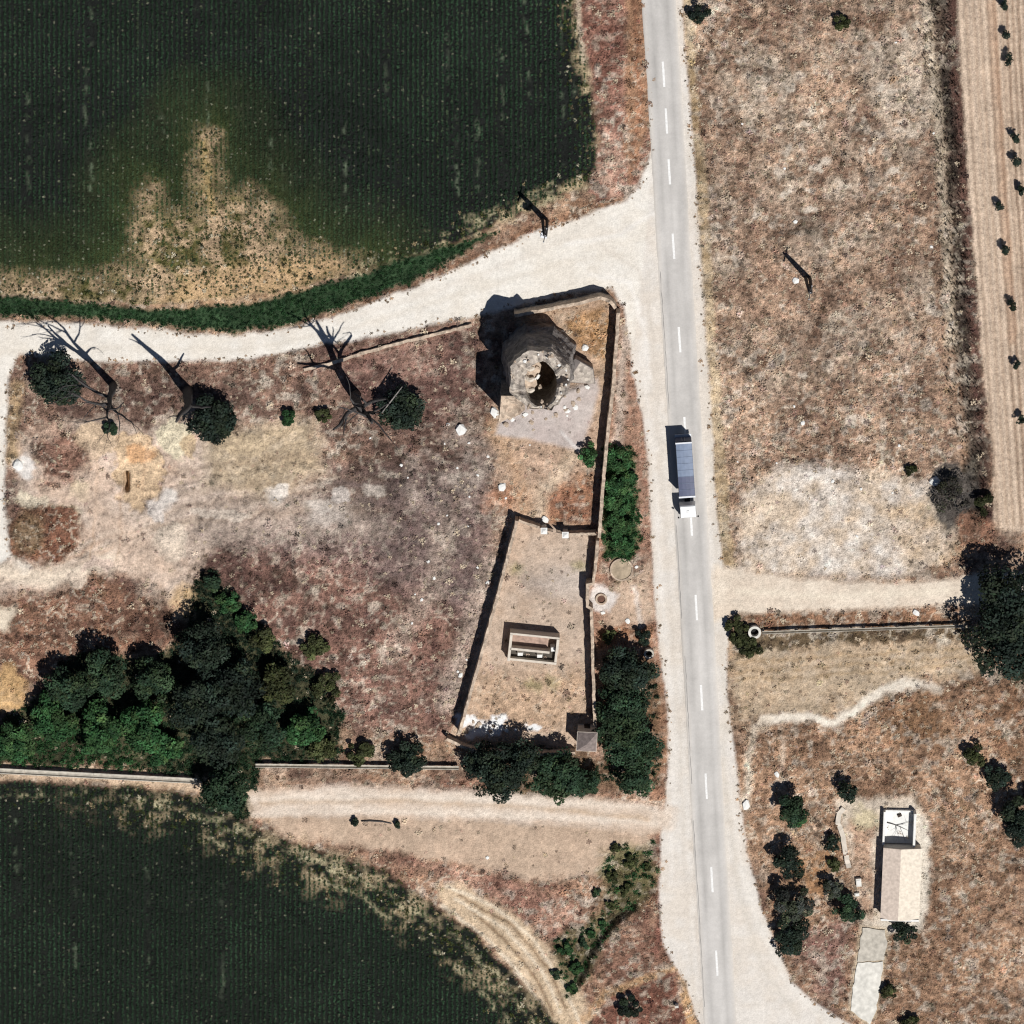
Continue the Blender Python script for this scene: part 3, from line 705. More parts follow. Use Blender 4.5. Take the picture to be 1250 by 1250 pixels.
def scatter(kind, x, y, z, size, hsc, col, seed=0, jit=0.12):
    r = np.random.default_rng(seed); T = template(kind); Vs = []; Cs = []
    var = r.integers(0, 6, len(x)); rot = r.uniform(0, 6.283, len(x))
    for v in range(6):
        m = var == v
        if not m.any(): continue
        t = T[v].reshape(-1, 3); k = len(t)
        c, s = np.cos(rot[m])[:, None], np.sin(rot[m])[:, None]
        tx, ty, tz = t[:, 0][None], t[:, 1][None], t[:, 2][None]
        sz = size[m][:, None]
        vx = x[m][:, None] + (tx * c - ty * s) * sz; vy = y[m][:, None] + (tx * s + ty * c) * sz
        vz = z[m][:, None] + tz * sz * hsc[m][:, None] - 0.02
        Vs.append(np.stack([vx, vy, vz], -1).reshape(-1, 3))
        cc = np.repeat(col[m], k, 0).reshape(-1, 3)
        j = np.repeat(1 + jit * r.uniform(-1, 1, (int(m.sum()) * k // 3, 1)), 3, 0)
        Cs.append(cc * j)
    V = np.concatenate(Vs); Cc = np.clip(np.concatenate(Cs), 0, 0.85)
    return V, np.arange(len(V)).reshape(-1, 3), Cc
FX0, FX1 = -82, 82
def cand(n, seed):
    r = np.random.default_rng(seed)
    x = r.uniform(FX0, FX1, n); y = r.uniform(-84.5, 84.5, n)
    return x, y, r
# dry weeds and brush
x, y, r = cand(88000, 101)
j, i = gi(x, y)
pxx, pyy = to_px(x, y)
clump = 0.35 + 1.1 * fbm(x, y, 3.0, 60, 2)
keep = r.uniform(0, 1, len(x)) < WEED[j, i] * clump * 1.0
keep &= np.isin(CLS[j, i], (0,))
x, y, j, i = x[keep], y[keep], j[keep], i[keep]; n = len(x)
base = RGB[j, i]
tone = np.exp(np.clip(r.normal(-.12, 0.42, (n, 1)), -1.2, .3))
hue = 1 + r.normal(0, 0.035, (n, 3))
pale = (r.uniform(0, 1, (n, 1)) < 0.15)
col = np.where(pale, C(226, 206, 178) * r.uniform(.6, 1.1, (n, 1)), base * tone * hue)
size = np.exp(r.normal(-1.2, 0.42, n)); size = np.clip(size, .1, .8)
V, T, Cc = scatter('tuft', x, y, Z[j, i], size, r.uniform(.4, 1.1, n), col, 1)
tag(link('dry_weeds', np_mesh('dry_weeds', V, T, Cc), M['weed']), 'knee high dry brown weeds covering the waste ground', 'weeds', kind='stuff')

# tufts creeping in from the edges of the pale tracks and shoulders
x, y, r = cand(160000, 121); j, i = gi(x, y)
dd_ = np.minimum(dTr[j, i], dSh[j, i])
keep = np.isin(CLS[j, i], (3, 4)) & (r.uniform(0, 1, len(x)) < .55 * np.clip(1 + dd_ / 9, 0, 1) ** 2 * (0.3 + 1.3 * fbm(x, y, 3, 122, 2)))
x, y, j, i = x[keep], y[keep], j[keep], i[keep]; n = len(x)
col = np.where(r.uniform(0, 1, (n, 1)) < .6, C(168, 136, 104), C(112, 92, 68)) * np.exp(r.normal(0, .3, (n, 1)))
V, T, Cc = scatter('tuft', x, y, Z[j, i], np.clip(np.exp(r.normal(-1.6, .4, n)), .08, .45), r.uniform(.3, .9, n), col, 9)
tag(link('verge_weeds', np_mesh('verge_weeds', V, T, Cc), M['weed']), 'sparse dry tufts creeping onto the pale track and road shoulders', 'weeds', kind='stuff')

# crop rows
def crops(fieldname, dens_fn, label, seed, y0, y1, x0, x1):
    r = np.random.default_rng(seed)
    xs = []; ys = []
    for cx in np.arange(x0, x1, 6.0):              # photo pixels: rows 0.75 m apart
        py = np.arange(y0, y1, 2.2) + r.uniform(-1.0, 1.0, len(np.arange(y0, y1, 2.2)))
        px = cx + r.normal(0, 0.5, len(py))
        xs.append(px); ys.append(py)
    px = np.concatenate(xs); py = np.concatenate(ys)
    p0 = [P(0, 0), P(1250, 1250)]
    u = (px - 625) / 625 * HALF / D; v = (625 - py) / 625 * HALF / D
    dy, dz = v * CT - ST, -v * ST - CT; t = -D * CT / dz
    x = u * t; y = D * ST + dy * t
    j, i = gi(x, y)
    d, yel, fail = dens_fn(px, py, x, y, j, i)
    for (sx, ya, yb) in STREAK:
        near = (np.abs(px - sx - 1) < 5) & (py > ya) & (py < yb); d = np.where(near, d * .35, d)
    st = np.clip((fbm(px * 1.0, py * 0.05, 5.0, seed + 60, 2) - .66) * 6, 0, 1) * np.clip((fbm(px, py, 60, seed + 64, 2) - .4) * 4, 0, 1)
    keep = r.uniform(0, 1, len(x)) < d
    x, y, yel, j, i, st = x[keep], y[keep], yel[keep], j[keep], i[keep], st[keep]; n = len(x)
    bigv = (0.2 + 1.5 * fbm(x, y, 14, seed + 70, 3) + .25 * fbm(x * 3, y * .3, 6, seed + 75, 2))[:, None]
    g = C(50, 74, 52) * 1.15 * np.exp(r.normal(0, .22, (n, 1))) * bigv
    lt = r.uniform(0, 1, (n, 1)) < (0.05 + 0.25 * yel[:, None] + .5 * st[:, None])
    g = np.where(lt, C(92, 110, 82) * r.uniform(.5, 1.25, (n, 1)), g)
    g = g * (1 - 0.5 * yel[:, None]) + C(80, 98, 50) * 0.5 * yel[:, None]
    dead = r.uniform(0, 1, (n, 1)) < (0.012 + 0.16 * yel[:, None] ** 2)
    g = np.where(dead, C(160, 162, 136) * r.uniform(.4, 1.1, (n, 1)), g)
    size = r.uniform(.2, .31, n) * (1 - .15 * yel)
    V, T, Cc = scatter('crop', x, y, Z[j, i], size, r.uniform(1.0, 1.7, n) * (1 - .4 * yel), g, seed + 1)
    tag(link(fieldname, np_mesh(fieldname, V, T, Cc), M['leaf']), label, 'crop', kind='stuff')
def dens_n(px, py, x, y, j, i):
    b = bare[j, i]; ed = np.clip((dN[j, i] + 26) / 26, 0, 1)
    fail = (fbm(x * 5, y * 0.25, 4.0, 77, 2) > 0.74) * 0.75
    low = np.clip((py - 235) / 110, 0, 1)
    yel = np.clip(b * .6 + halo[j, i] * .8 + ed * .7 + low * .35 * fbm(x, y, 2.0, 79, 2) * 1.6 + fail * .8, 0, 1)
    d = (dN[j, i] < -1) * np.clip(1.0 - b * 1.15 * (0.25 + 0.75 * fbm(x, y, 1.6, 80, 2)) - fail * .6 - 0.45 * ed, 0.0, 1)
    return d, yel, fail
crops('north_crop', dens_n, 'dark green crop standing in straight rows north of the pale track', 201, -130, 385, -120, 735)
def dens_s(px, py, x, y, j, i):
    ed = np.clip((dS[j, i] + 60) / 60, 0, 1) * np.clip((px - 60) / 200, .35, 1)
    fail = (fbm(x * 5, y * 0.25, 4.0, 87, 2) > 0.78) * 0.5
    yel = np.clip(ed * 1.0 * fbm(x, y, 2.0, 89, 2) * 1.9 + fail * .5, 0, 1)
    d = (dS[j, i] < -1) * np.clip(1.0 - ed * 1.25 * fbm(x, y, 1.8, 90, 2) - fail, 0, 1)
    return d, yel, fail
crops('south_crop', dens_s, 'dark green crop standing in straight rows in the southern field corner', 203, 935, 1380, -120, 740)

# weeds in the thin edges of the beds
x, y, r = cand(120000, 102); j, i = gi(x, y); px, py = to_px(x, y)
wN = np.clip(1 - np.abs(dN[j, i] + 8) / 26, 0, 1) * (CLS[j, i] == 1); wS = np.clip(1 - np.abs(dS[j, i] + 22) / 40, 0, 1) * (CLS[j, i] == 2) * np.clip((px - 20) / 200, .25, 1)
keep = r.uniform(0, 1, len(x)) < np.maximum(np.maximum(wN * .45, wS * .6), bare[j, i] * 0.75)
x, y, j, i = x[keep], y[keep], j[keep], i[keep]; n = len(x)
kk = r.uniform(0, 1, (n, 1))
col = np.where(kk < .42, C(74, 80, 42) * r.uniform(.5, 1.3, (n, 1)), np.where(kk < .7, C(166, 148, 114) * r.uniform(.6, 1.2, (n, 1)), np.where(kk < .77, C(224, 212, 184), C(46, 56, 38))))
V, T, Cc = scatter('tuft', x, y, Z[j, i], np.clip(np.exp(r.normal(-1.35, .35, n)), .1, .6), r.uniform(.5, 1.3, n), col, 5)
tag(link('margin_weeds', np_mesh('margin_weeds', V, T, Cc), M['weed']), 'mixed green and straw weeds in the thin margins of the crop', 'weeds', kind='stuff')

# lush grass on the bank beside the pale track
x, y, r = cand(160000, 103); j, i = gi(x, y)
keep = (dK[j, i] < 1.5) & (r.uniform(0, 1, len(x)) < .9)
x, y, j, i = x[keep], y[keep], j[keep], i[keep]; n = len(x)
col = C(46, 74, 44) * np.exp(r.normal(0, .3, (n, 1))) * (1 + r.normal(0, .06, (n, 3)))
V, T, Cc = scatter('grass', x, y, Z[j, i], r.uniform(.2, .42, n), r.uniform(.8, 1.7, n), col, 6)
tag(link('bank_grass', np_mesh('bank_grass', V, T, Cc), M['leaf']), 'dense dark green grass on the bank between field and pale track', 'grass', kind='stuff')

# undergrowth on the floor of the thicket and below the roadside trees
x, y, r = cand(150000, 113); j, i = gi(x, y)
keep = ((dT[j, i] < 2) | (dH[j, i] < 3) | ((dG[j, i] < 0) & (r.uniform(0, 1, len(x)) < .35)) | (dT2[j, i] < -2) & (r.uniform(0, 1, len(x)) < .5)) & (CLS[j, i] == 0) & (r.uniform(0, 1, len(x)) < .85 * fbm(x, y, 2.5, 116, 2) * 1.9)
x, y, j, i = x[keep], y[keep], j[keep], i[keep]; n = len(x)
px, py = to_px(x, y)
br = np.clip((py - 840) / 60, 0, 1)[:, None] * np.clip((220 - px) / 60, .25, 1)[:, None]
br = np.where(((dH[j, i] < 3) | (dG[j, i] < 0))[:, None], 1.0, br)
col = (C(40, 56, 40) * (1 - br) + C(52, 86, 50) * br) * np.exp(r.normal(0, .35, (n, 1))) * (1 + r.normal(0, .05, (n, 3)))
V, T, Cc = scatter('grass', x, y, Z[j, i], r.uniform(.25, .6, n), r.uniform(.9, 2.0, n), col, 16)
tag(link('undergrowth', np_mesh('undergrowth', V, T, Cc), M['leaf']), 'dense green undergrowth on the floor of the thicket', 'undergrowth', kind='stuff')

# bleached reeds and dark weeds along the eastern ditch
x, y, r = cand(160000, 104); j, i = gi(x, y); px, py = to_px(x, y)
dl = ldist(px, py, [(1132, -60), (1130, 0), (1146, 130), (1155, 260), (1163, 420), (1175, 520)])
dd = ldist(px, py, [(1142, -60), (1148, 0), (1160, 130), (1170, 330), (1186, 540), (1194, 630)])
ed = (dl < 12) & (r.uniform(0, 1, len(x)) < np.clip((fbm(x, y, 2.4, 66, 2) - .38) * 2.6, 0, .8) * (py < 560))
dk = (dd < 13) & (r.uniform(0, 1, len(x)) < .35) & ~ed
keep = ed | dk
col = np.where(ed[:, None], C(214, 198, 168) * r.uniform(.5, 1.15, (len(x), 1)), np.where(r.uniform(0, 1, (len(x), 1)) < .7, C(66, 56, 46) * r.uniform(.5, 1.4, (len(x), 1)), C(108, 74, 62)))[keep]
x, y, j, i = x[keep], y[keep], j[keep], i[keep]; n = len(x)
V, T, Cc = scatter('reed', x, y, Z[j, i], r.uniform(.2, .42, n), r.uniform(.6, 1.2, n), col, 7)
tag(link('ditch_reeds', np_mesh('ditch_reeds', V, T, Cc), M['weed']), 'bleached reeds and dark weeds lining the eastern ditch', 'reeds', kind='stuff')

# ------------------------------------------------------------------ trees and shrubs
M['bark'] = mat('bark', (0.09, 0.07, 0.055), 0.9, 0.35, 6, 0.4)
M['dead_bark'] = mat('dead_bark', (0.055, 0.05, 0.048), 0.9, 0.4, 5, 0.3)
M['pale_bark'] = mat('pale_bark', (0.22, 0.2, 0.18), 0.9, 0.35, 5, 0.3)
DARK = C(38, 50, 42); MID = C(46, 66, 48); GREEN = C(52, 88, 52); OLIVE = C(70, 74, 46); GREY = C(74, 78, 72)
def crown_mesh(rad, n_lobes, n_leaf, leaf, col, seed, rough=0.38, gap=0.0):
    r = np.random.default_rng(seed)
    rx, ry, rz = rad
    # lobes spread through the crown's volume, more of them near its skin
    d = r.normal(0, 1, (n_lobes, 3)); d /= np.linalg.norm(d, axis=1)[:, None]
    d[:, 2] = np.abs(d[:, 2]) * 1.0 - 0.35
    q = r.uniform(.35, .95, (n_lobes, 1))
    cen = d * q * np.array([rx, ry, rz])
    lr = (rx * ry * rz) ** (1 / 3) * r.uniform(rough * .65, rough * 1.25, n_lobes)
    lc = np.exp(r.normal(.06, .3, n_lobes))
    w = lr ** 2; w = w / w.sum()
    k = r.choice(n_lobes, n_leaf, p=w)
    u = r.normal(0, 1, (n_leaf, 3)); u /= np.linalg.norm(u, axis=1)[:, None]
    u[:, 2] = np.where(u[:, 2] < -.3, -u[:, 2], u[:, 2])
    pos = cen[k] + u * (lr[k] * r.uniform(.55, 1.08, n_leaf) ** .6)[:, None]
    nrm = u * .7 + r.normal(0, .55, (n_leaf, 3)) + np.array([0, 0, .35]); nrm /= np.linalg.norm(nrm, axis=1)[:, None]
    a = np.cross(nrm, r.normal(0, 1, (n_leaf, 3))); a /= np.linalg.norm(a, axis=1)[:, None]
    b = np.cross(nrm, a)
    s = leaf * r.uniform(.6, 1.35, (n_leaf, 1))
    V = np.stack([pos - a * s, pos - b * s * .55 + nrm * s * .1, pos + a * s, pos + b * s * .55 + nrm * s * .1], 1).reshape(-1, 3)
    hue_ = r.uniform(0, 1, n_lobes)[k][:, None] ** 2 * .45
    cb = np.asarray(col)[None] * (1 - hue_) + C(78, 86, 48)[None] * (np.asarray(col).mean() / C(78, 86, 48).mean()) * 1.25 * hue_
    c = cb * lc[k][:, None] * np.exp(r.normal(0, .16, (n_leaf, 1))) * (1 + r.normal(0, .05, (n_leaf, 3)))
    return np_mesh('crown', V, np.arange(len(V)).reshape(-1, 4), np.repeat(c, 4, 0)), cen, lr
def tree(name, label, cat, px, py, r, h, col, seed, leaf=.34, n=1700, lobes=22, rough=.38, group=None, squash=1.0, rot=0.0, zc=None, bark='bark', trunk=.16):
    """crown centre seen at photo pixel (px, py); r = crown radius in m, h = total height"""
    rz = h * .42
    zc = h - rz if zc is None else zc
    p = P(px, py, zc); z0 = float(gz(p.x, p.y))
    root = empty(name, (p.x, p.y, z0), rot)
    me, cen, lr = crown_mesh((r, r * squash, rz), int(lobes * 1.3), int(n * 1.9), leaf * .72, np.asarray(col) * 1.22, seed, rough)
    me.transform(Matrix.Translation((0, 0, zc)))
    link('crown', me, M['leaf'], root)
    rr = random.Random(seed)
    mb = MB(); tr = max(.05, trunk * h / 6)
    mb.tube([(0, 0, -.15), (rr.uniform(-.1, .1) * r * .3, rr.uniform(-.1, .1) * r * .3, zc * .45), (0, 0, zc * .8), (0.05, 0, zc + rz * .4)], [tr * 1.25, tr, tr * .75, tr * .2], 7)
    for c in list(cen)[:7]:
        e = Vector(c) * .9 + Vector((0, 0, zc)); a = Vector((0, 0, max(.1, zc * rr.uniform(.4, .7))))
        mb.tube([a, a.lerp(e, .5) + Vector((0, 0, .15 * r)), e], [tr * .5, tr * .34, tr * .08], 5, cap=False)
    mb.build('trunk', M[bark], root, smooth=True, fix=False)
    tag(root, label, cat, group)
    return root
# the three round trees south of the pale track
tree('round_tree', 'round dark tree beside the pale track at the western edge', 'tree', 66, 466, 4.2, 5.0, DARK, 1, n=4200, lobes=60, rough=.34, squash=1.02, zc=2.7)
tree('round_tree', 'round dark tree growing over the foot of the forked dead snag', 'tree', 264, 514, 3.8, 5.0, DARK * .9, 2, n=3600, lobes=54, rough=.34, squash=1.05, zc=2.7)
tree('round_tree', 'round dark tree by the fallen pale limb, beside the many-limbed dead tree', 'tree', 490, 500, 3.3, 4.8, DARK, 3, n=3000, lobes=46, rough=.34, squash=1.1, zc=2.5)
# big eastern tree
tree('broad_tree', 'very large dark spreading tree at the end of the concrete flume', 'tree', 1238, 764, 8.2, 10, DARK * .95, 4, leaf=.42, n=7000, lobes=60, rough=.27, squash=1.15)
# tree mass, south-west
g_ = 'trees in the thicket beside the southern field'
SWT = [  # px, py, r, h, colour, label
    (250, 795, 3.9, 9, DARK * .9, 'dark tree at the northern tip of the thicket under the sandy fan'),
    (285, 840, 4.2, 10, DARK, 'tall dark tree in the middle of the thicket, below its northern tip'),
    (240, 860, 4.4, 10, DARK * .9, 'tall dark blue-green tree left of the thicket centre'),
    (265, 905, 4.0, 9, DARK * .95, 'dark tree just north of the flume gap in the thicket'),
    (275, 962, 3.9, 8, MID * .85, 'dark tree straddling the line of the flume into the southern field'),
    (190, 830, 3.4, 7, MID, 'bushy green tree in the upper middle of the thicket'),
    (130, 820, 3.6, 7, MID, 'bushy green tree on the upper western edge of the thicket'),
    (85, 840, 3.4, 7, MID * .9, 'bushy dark green tree on the far north-western shoulder of the thicket'),
    (60, 880, 3.8, 5, GREEN * .9, 'leafy green tree at the western end of the thicket above the flume'),
    (15, 905, 3.6, 5, GREEN * .85, 'leafy green tree cut by the western edge of the picture'),
    (120, 890, 4.2, 5, GREEN, 'bright leafy green tree low in the western thicket'),
    (175, 885, 3.8, 6, GREEN * .9, 'leafy green tree between the bright western trees and the dark centre'),
    (200, 912, 3.0, 4.5, GREEN, 'small green tree close to the flume, right of the bright western trees'),
    (320, 885, 3.8, 7, MID * .9, 'dark green tree on the eastern side of the thicket centre'),
    (340, 835, 3.0, 5, OLIVE * .9, 'olive green tree on the upper eastern edge of the thicket'),
    (370, 890, 3.6, 4.5, GREEN * .9, 'bright green tree in the eastern thicket'),
    (395, 915, 2.4, 3.5, OLIVE, 'small olive tree at the eastern end of the thicket'),
]
for k, (px, py, r_, h_, c_, lb) in enumerate(SWT):
    tree('thicket_tree', lb, 'tree', px, py, r_, h_, c_, 20 + k, n=int(150 * r_ * r_), lobes=int(6 + r_ * 6), rough=.33, leaf=.36, group=g_)
g_ = 'shrubs trailing up from the thicket'
for k, (px, py, r_, h_, c_, lb) in enumerate([
        (258, 712, 1.6, 2.2, MID, 'dark shrub at the top of the diagonal line of shrubs'),
        (278, 735, 1.8, 2.4, GREEN * .8, 'second green shrub down the diagonal line of shrubs'),
        (300, 757, 1.9, 2.6, GREEN * .8, 'third green shrub down the diagonal line of shrubs'),
        (322, 782, 2.0, 2.6, OLIVE, 'lowest olive shrub of the diagonal line, touching the thicket'),
        (385, 790, 2.2, 1.8, OLIVE * .9, 'low olive shrub standing alone east of the diagonal line'),
        (400, 840, 2.4, 2.0, OLIVE * .8, 'low dull shrub beyond the eastern thicket edge')]):
    tree('shrub', lb, 'shrub', px, py, r_, h_, c_, 60 + k, n=int(170 * r_ * r_), lobes=14, group=g_, leaf=.3)
# south of the compound
g_ = 'trees along the compound walls'
for k, (px, py, r_, h_, c_, lb) in enumerate([
        (612, 945, 4.6, 8, DARK, 'ragged dark tree against the southern compound wall, reaching the track'),
        (585, 928, 2.8, 6, DARK * .9, 'small dark tree at the south-western corner of the compound'),
        (640, 925, 3.0, 7, DARK, 'dark tree over the middle of the southern compound wall'),
        (682, 948, 4.4, 7, MID, 'full dark green tree south of the compound, left of the small tower'),
        (716, 955, 2.4, 4, MID * .85, 'small dark tree just below the small pyramid-roofed tower'),
        (768, 818, 4.2, 7, DARK * 1.05, 'dark blue-green tree nearest the black-mouthed tank by the road'),
        (765, 862, 4.2, 7, MID * .85, 'dark tree in the middle of the roadside belt'),
        (772, 905, 4.4, 7, MID, 'green tree in the lower roadside belt beside the small tower'),
        (775, 945, 3.6, 6, MID * 1.05, 'green tree at the southern end of the roadside belt'),
        (750, 895, 3.0, 6, MID * .9, 'green tree squeezed between small tower and roadside belt'),
        (748, 838, 2.4, 5, MID * .8, 'narrow dark tree against the eastern compound wall')]):
    tree('compound_tree', lb, 'tree', px, py, r_, h_, c_, 80 + k, n=int(150 * r_ * r_), lobes=int(8 + r_ * 6), rough=.32, group=g_)
g_ = 'roadside hedge bushes outside the eastern compound wall'
for k, (px, py, r_, h_, lb) in enumerate([(757, 562, 2.1, 2.4, 'bright green bush at the northern end of the roadside hedge'), (758, 588, 2.3, 2.6, 'second bright green bush from the north in the roadside hedge'), (756, 615, 2.3, 2.6, 'third green bush from the north in the roadside hedge'),
                                         (755, 640, 2.2, 2.4, 'fourth green bush from the north in the roadside hedge'), (756, 664, 2.1, 2.2, 'dull green bush at the southern end of the roadside hedge')]):
    tree('hedge_bush', lb, 'bush', px, py, r_, h_, GREEN * (1.05 - .04 * k), 100 + k, n=900, lobes=16, group=g_, leaf=.28, squash=1.15)
tree('hedge_bush', 'green bush inside the compound against its eastern wall', 'bush', 719, 556, 1.5, 2.0, GREEN, 108, n=650, lobes=12, leaf=.26, squash=1.6)
tree('bush', 'solitary dark bush on the flume west of the compound', 'bush', 496, 930, 3.0, 4, DARK, 109, n=1500, lobes=18)
tree('bush', 'dark bush at the western foot of the compound corner', 'bush', 440, 918, 2.2, 1.8, OLIVE * .8, 110, n=700, lobes=12)
# south-east shrubs
g_ = 'shrubs round the south-eastern house'
for k, (px, py, r_, h_, c_, lb) in enumerate([
        (968, 988, 2.6, 5, MID * .85, 'upright dark green shrub, northernmost beside the widening road'),
        (972, 1000, 1.6, 2.2, GREEN * 1.1, 'small bright green shrub tucked below the northernmost roadside shrub'),
        (1035, 966, 1.7, 3.6, DARK, 'small round dark tree at the top of the white yard path'),
        (963, 1053, 2.6, 4.5, DARK, 'dark shrub, second down from the north beside the widening road'),
        (968, 1102, 3.2, 4.5, GREY * .8, 'broad grey-green shrub, third down beside the widening road'),
        (965, 1145, 3.2, 4.0, DARK, 'dark shrub, lowest of those beside the widening road'),
        (1014, 1084, 1.8, 3.0, GREY * .8, 'grey round shrub midway between house and widening road'),
        (1036, 1108, 2.6, 3.5, MID * .8, 'dark shrub at the head of the white concrete ramp'),
        (1016, 1030, 1.4, 1.8, DARK, 'small dark bush left of the white yard path'),
        (1018, 1055, 1.2, 1.5, OLIVE * .8, 'small dull bush left of the lower yard path'),
        (1105, 1136, 2.0, 3.0, DARK, 'dark bush against the southern wall of the house'),
        (1190, 922, 2.0, 2.4, OLIVE * .7, 'ragged dark bush, northernmost by the eastern edge'),
        (1217, 950, 2.3, 3.2, DARK, 'dark bush, second by the eastern edge'),
        (1244, 1000, 4.2, 6, DARK * .9, 'large dark tree cut by the eastern edge below the two bushes'),
        (1085, 1210, 1.4, 1.4, OLIVE * .7, 'little dark bush right of the concrete ramp'),
        (1110, 1248, 1.6, 1.6, OLIVE * .7, 'little dark bush on the southern edge below the house'),
        (895, 762, 1.6, 1.6, OLIVE * .7, 'dark bush beside the round concrete basin, road side'),
        (914, 788, 2.2, 1.5, OLIVE * .6, 'dark bush just below the round concrete basin'),
        (903, 775, 1.9, 1.4, OLIVE * .6, 'dark bush left of the round concrete basin')]):
    tree('shrub', lb, 'shrub', px, py, r_, h_, c_, 130 + k, n=int(190 * r_ * r_), lobes=14, group=g_, leaf=.28, rough=.34)
# strip of dark weeds below the flume, isolated bushes
for k, (px, py, r_, h_, c_, lb) in enumerate([
        (854, 20, 1.6, 2.2, DARK * .8, 'small black-green bush on the road verge at the top edge'),
        (1028, 27, 1.3, 1.6, OLIVE * .8, 'small olive bush in the pale patch at the top of the scrub'),
        (352, 511, 1.5, 1.5, GREEN * .7, 'small green bush on the olive ground below the pale track'),
        (394, 508, 1.3, 1.5, OLIVE * .8, 'small dull bush just left of the many-limbed dead tree'),
        (1203, 615, 1.7, 2.2, OLIVE * .5, 'dark bush on the edge of the orchard strip by the dark patch'),
        (1112, 575, 1.0, 1.3, OLIVE * .5, 'tiny dark bush left of the dark patch'),
        (433, 1003, .7, 1.0, DARK, 'tiny dark bush at the western end of the fallen branch'),
        (484, 1007, .7, 1.0, DARK, 'tiny dark bush at the eastern end of the fallen branch'),
        (788, 776, 1.4, 2.2, DARK * .8, 'small black bush behind the black-mouthed tank'),
        (742, 775, 1.3, 1.5, OLIVE, 'small olive bush at the foot of the eastern compound wall'),
        (690, 1160, 1.5, 1.08, GREEN * .8, 'green bush beside the gully, above the lower ones'),
        (706, 1182, 1.5, 1.08, GREEN * .8, 'green bush beside the gully, lowest of them'),
        (712, 1150, 1.09, 0.9, MID, 'green bush beside the gully, closest to its head'),
        (735, 1128, 0.88, 0.84, GREEN * .7, 'green bush on the head of the gully, nearest the road'),
        (722, 1140, 0.82, 0.78, GREEN * .8, 'green bush on the western lip of the gully'),
        (745, 1105, 0.82, 0.78, OLIVE, 'olive bush above the gully head'),
        (765, 1085, 1.02, 0.9, OLIVE * .9, 'olive bush between gully head and corner bush'),
        (790, 1060, 0.82, 0.78, OLIVE * .8, 'dull bush closest to the road shoulder above the gully'),
        (678, 1190, 0.95, 0.78, MID, 'dark bush on the curved track side of the gully'),
        (698, 1206, 1.02, 0.78, GREEN * .7, 'green bush at the southern foot of the gully'),
        (728, 1090, 0.75, 0.72, MID, 'dark small bush west of the olive gully bushes'),
        (752, 1036, 0.88, 0.72, OLIVE * .8, 'dull bush just below the south track'),
        (772, 1052, 1.29, 1.2, OLIVE, 'olive bush in the corner between south track and road'),
        (748, 1070, 1.09, 0.96, OLIVE * .8, 'dull bush left of the olive corner bush'),
        (770, 1232, 2.0, 2.2, DARK * .8, 'dark bush on the red ground at the southern edge'),
        (135, 522, 1.5, 1.0, MID, 'low green patch of shrub on the bank between two dead trees')]):
    tree('small_bush', lb, 'bush', px, py, r_, h_, c_, 170 + k, n=int(230 * r_ * r_ + 120), lobes=9, leaf=.24, trunk=.1)
# orchard saplings
SAP = [(1226, 6), (1228, 42), (1231, 72), (1240, 168), (1241, 198), (1246, 232), (1220, 251), (1227, 306), (1234, 373), (1240, 445), (1247, 512)]
WORDS = ['topmost', 'second', 'third', 'fourth', 'fifth', 'sixth', 'seventh', 'eighth', 'ninth', 'tenth', 'lowest']
for k, (px, py) in enumerate(SAP):
    lb = f'{WORDS[k]} small dark sapling from the top in the ploughed eastern strip' if 0 < k < 10 else f'{WORDS[k]} small dark sapling in the ploughed eastern strip'
    tree('sapling', lb, 'sapling', px, py, .5 + .22 * random.random(), 1.9 + random.random() * .8, DARK * .8, 200 + k, n=110, lobes=7, leaf=.26, group='saplings in the ploughed strip', rough=.45, trunk=.07, zc=1.3, squash=1.3)

# dead trees
def limb(mb, p, d, L, r, depth, rr, bend=.25, twig=2):
    pts = [p]; rad = [r]; n = 5
    for k in range(n):
        d = (d + Vector((rr.uniform(-bend, bend), rr.uniform(-bend, bend), rr.uniform(-bend, bend) * .6))).normalized()
        pts.append(pts[-1] + d * L / n); rad.append(r * (1 - .62 * (k + 1) / n))
    mb.tube(pts, rad, 6, cap=False)
    if depth > 0:
        for q in range(twig + (depth > 1)):
            k = rr.randint(2, n)
            nd = (d + Vector((rr.uniform(-.9, .9), rr.uniform(-.9, .9), rr.uniform(-.1, .6)))).normalized()
            limb(mb, pts[k], nd, L * rr.uniform(.45, .7), rad[k] * .62, depth - 1, rr, bend, twig)
def dead_tree(label, px, py, stem, limbs, bark, seed, r0):
    p = G(px, py); rr = random.Random(seed); root = empty('dead_tree', p); mb = MB()
    pts = [Vector((0, 0, -.3))] + [Vector(s) for s in stem]; n = len(pts)
    mb.tube(pts, [r0 * (1.2 - .95 * k / (n - 1)) for k in range(n)], 9)
    mb.build('trunk', M[bark], root, smooth=True, fix=False)
    for (k, d, L, r, dep) in limbs:
        lb = MB(); limb(lb, pts[k], Vector(d).normalized(), L, r, dep, rr)
        lb.build('limb', M[bark], root, smooth=True, fix=False)
    return tag(root, label, 'dead tree', 'bare dead trees below the pale track')
dead_tree('tall bare dead tree with many thin limbs beside the western round tree', 138, 470,
          [(.1, 0, 4), (-.1, .2, 8), (.2, .1, 12), (.1, .2, 16), (.3, .3, 20)],
          [(2, (-.7, .5, .9), 8, .3, 2), (3, (.5, -.5, 1), 7, .24, 2), (3, (-.8, -.1, .9), 8, .26, 2), (4, (-.4, .6, 1), 7, .2, 2), (4, (.6, .3, 1), 6, .18, 2), (5, (-.5, .1, 1), 6, .16, 2), (5, (.5, -.2, 1), 5, .14, 2)], 'dead_bark', 3, .52)
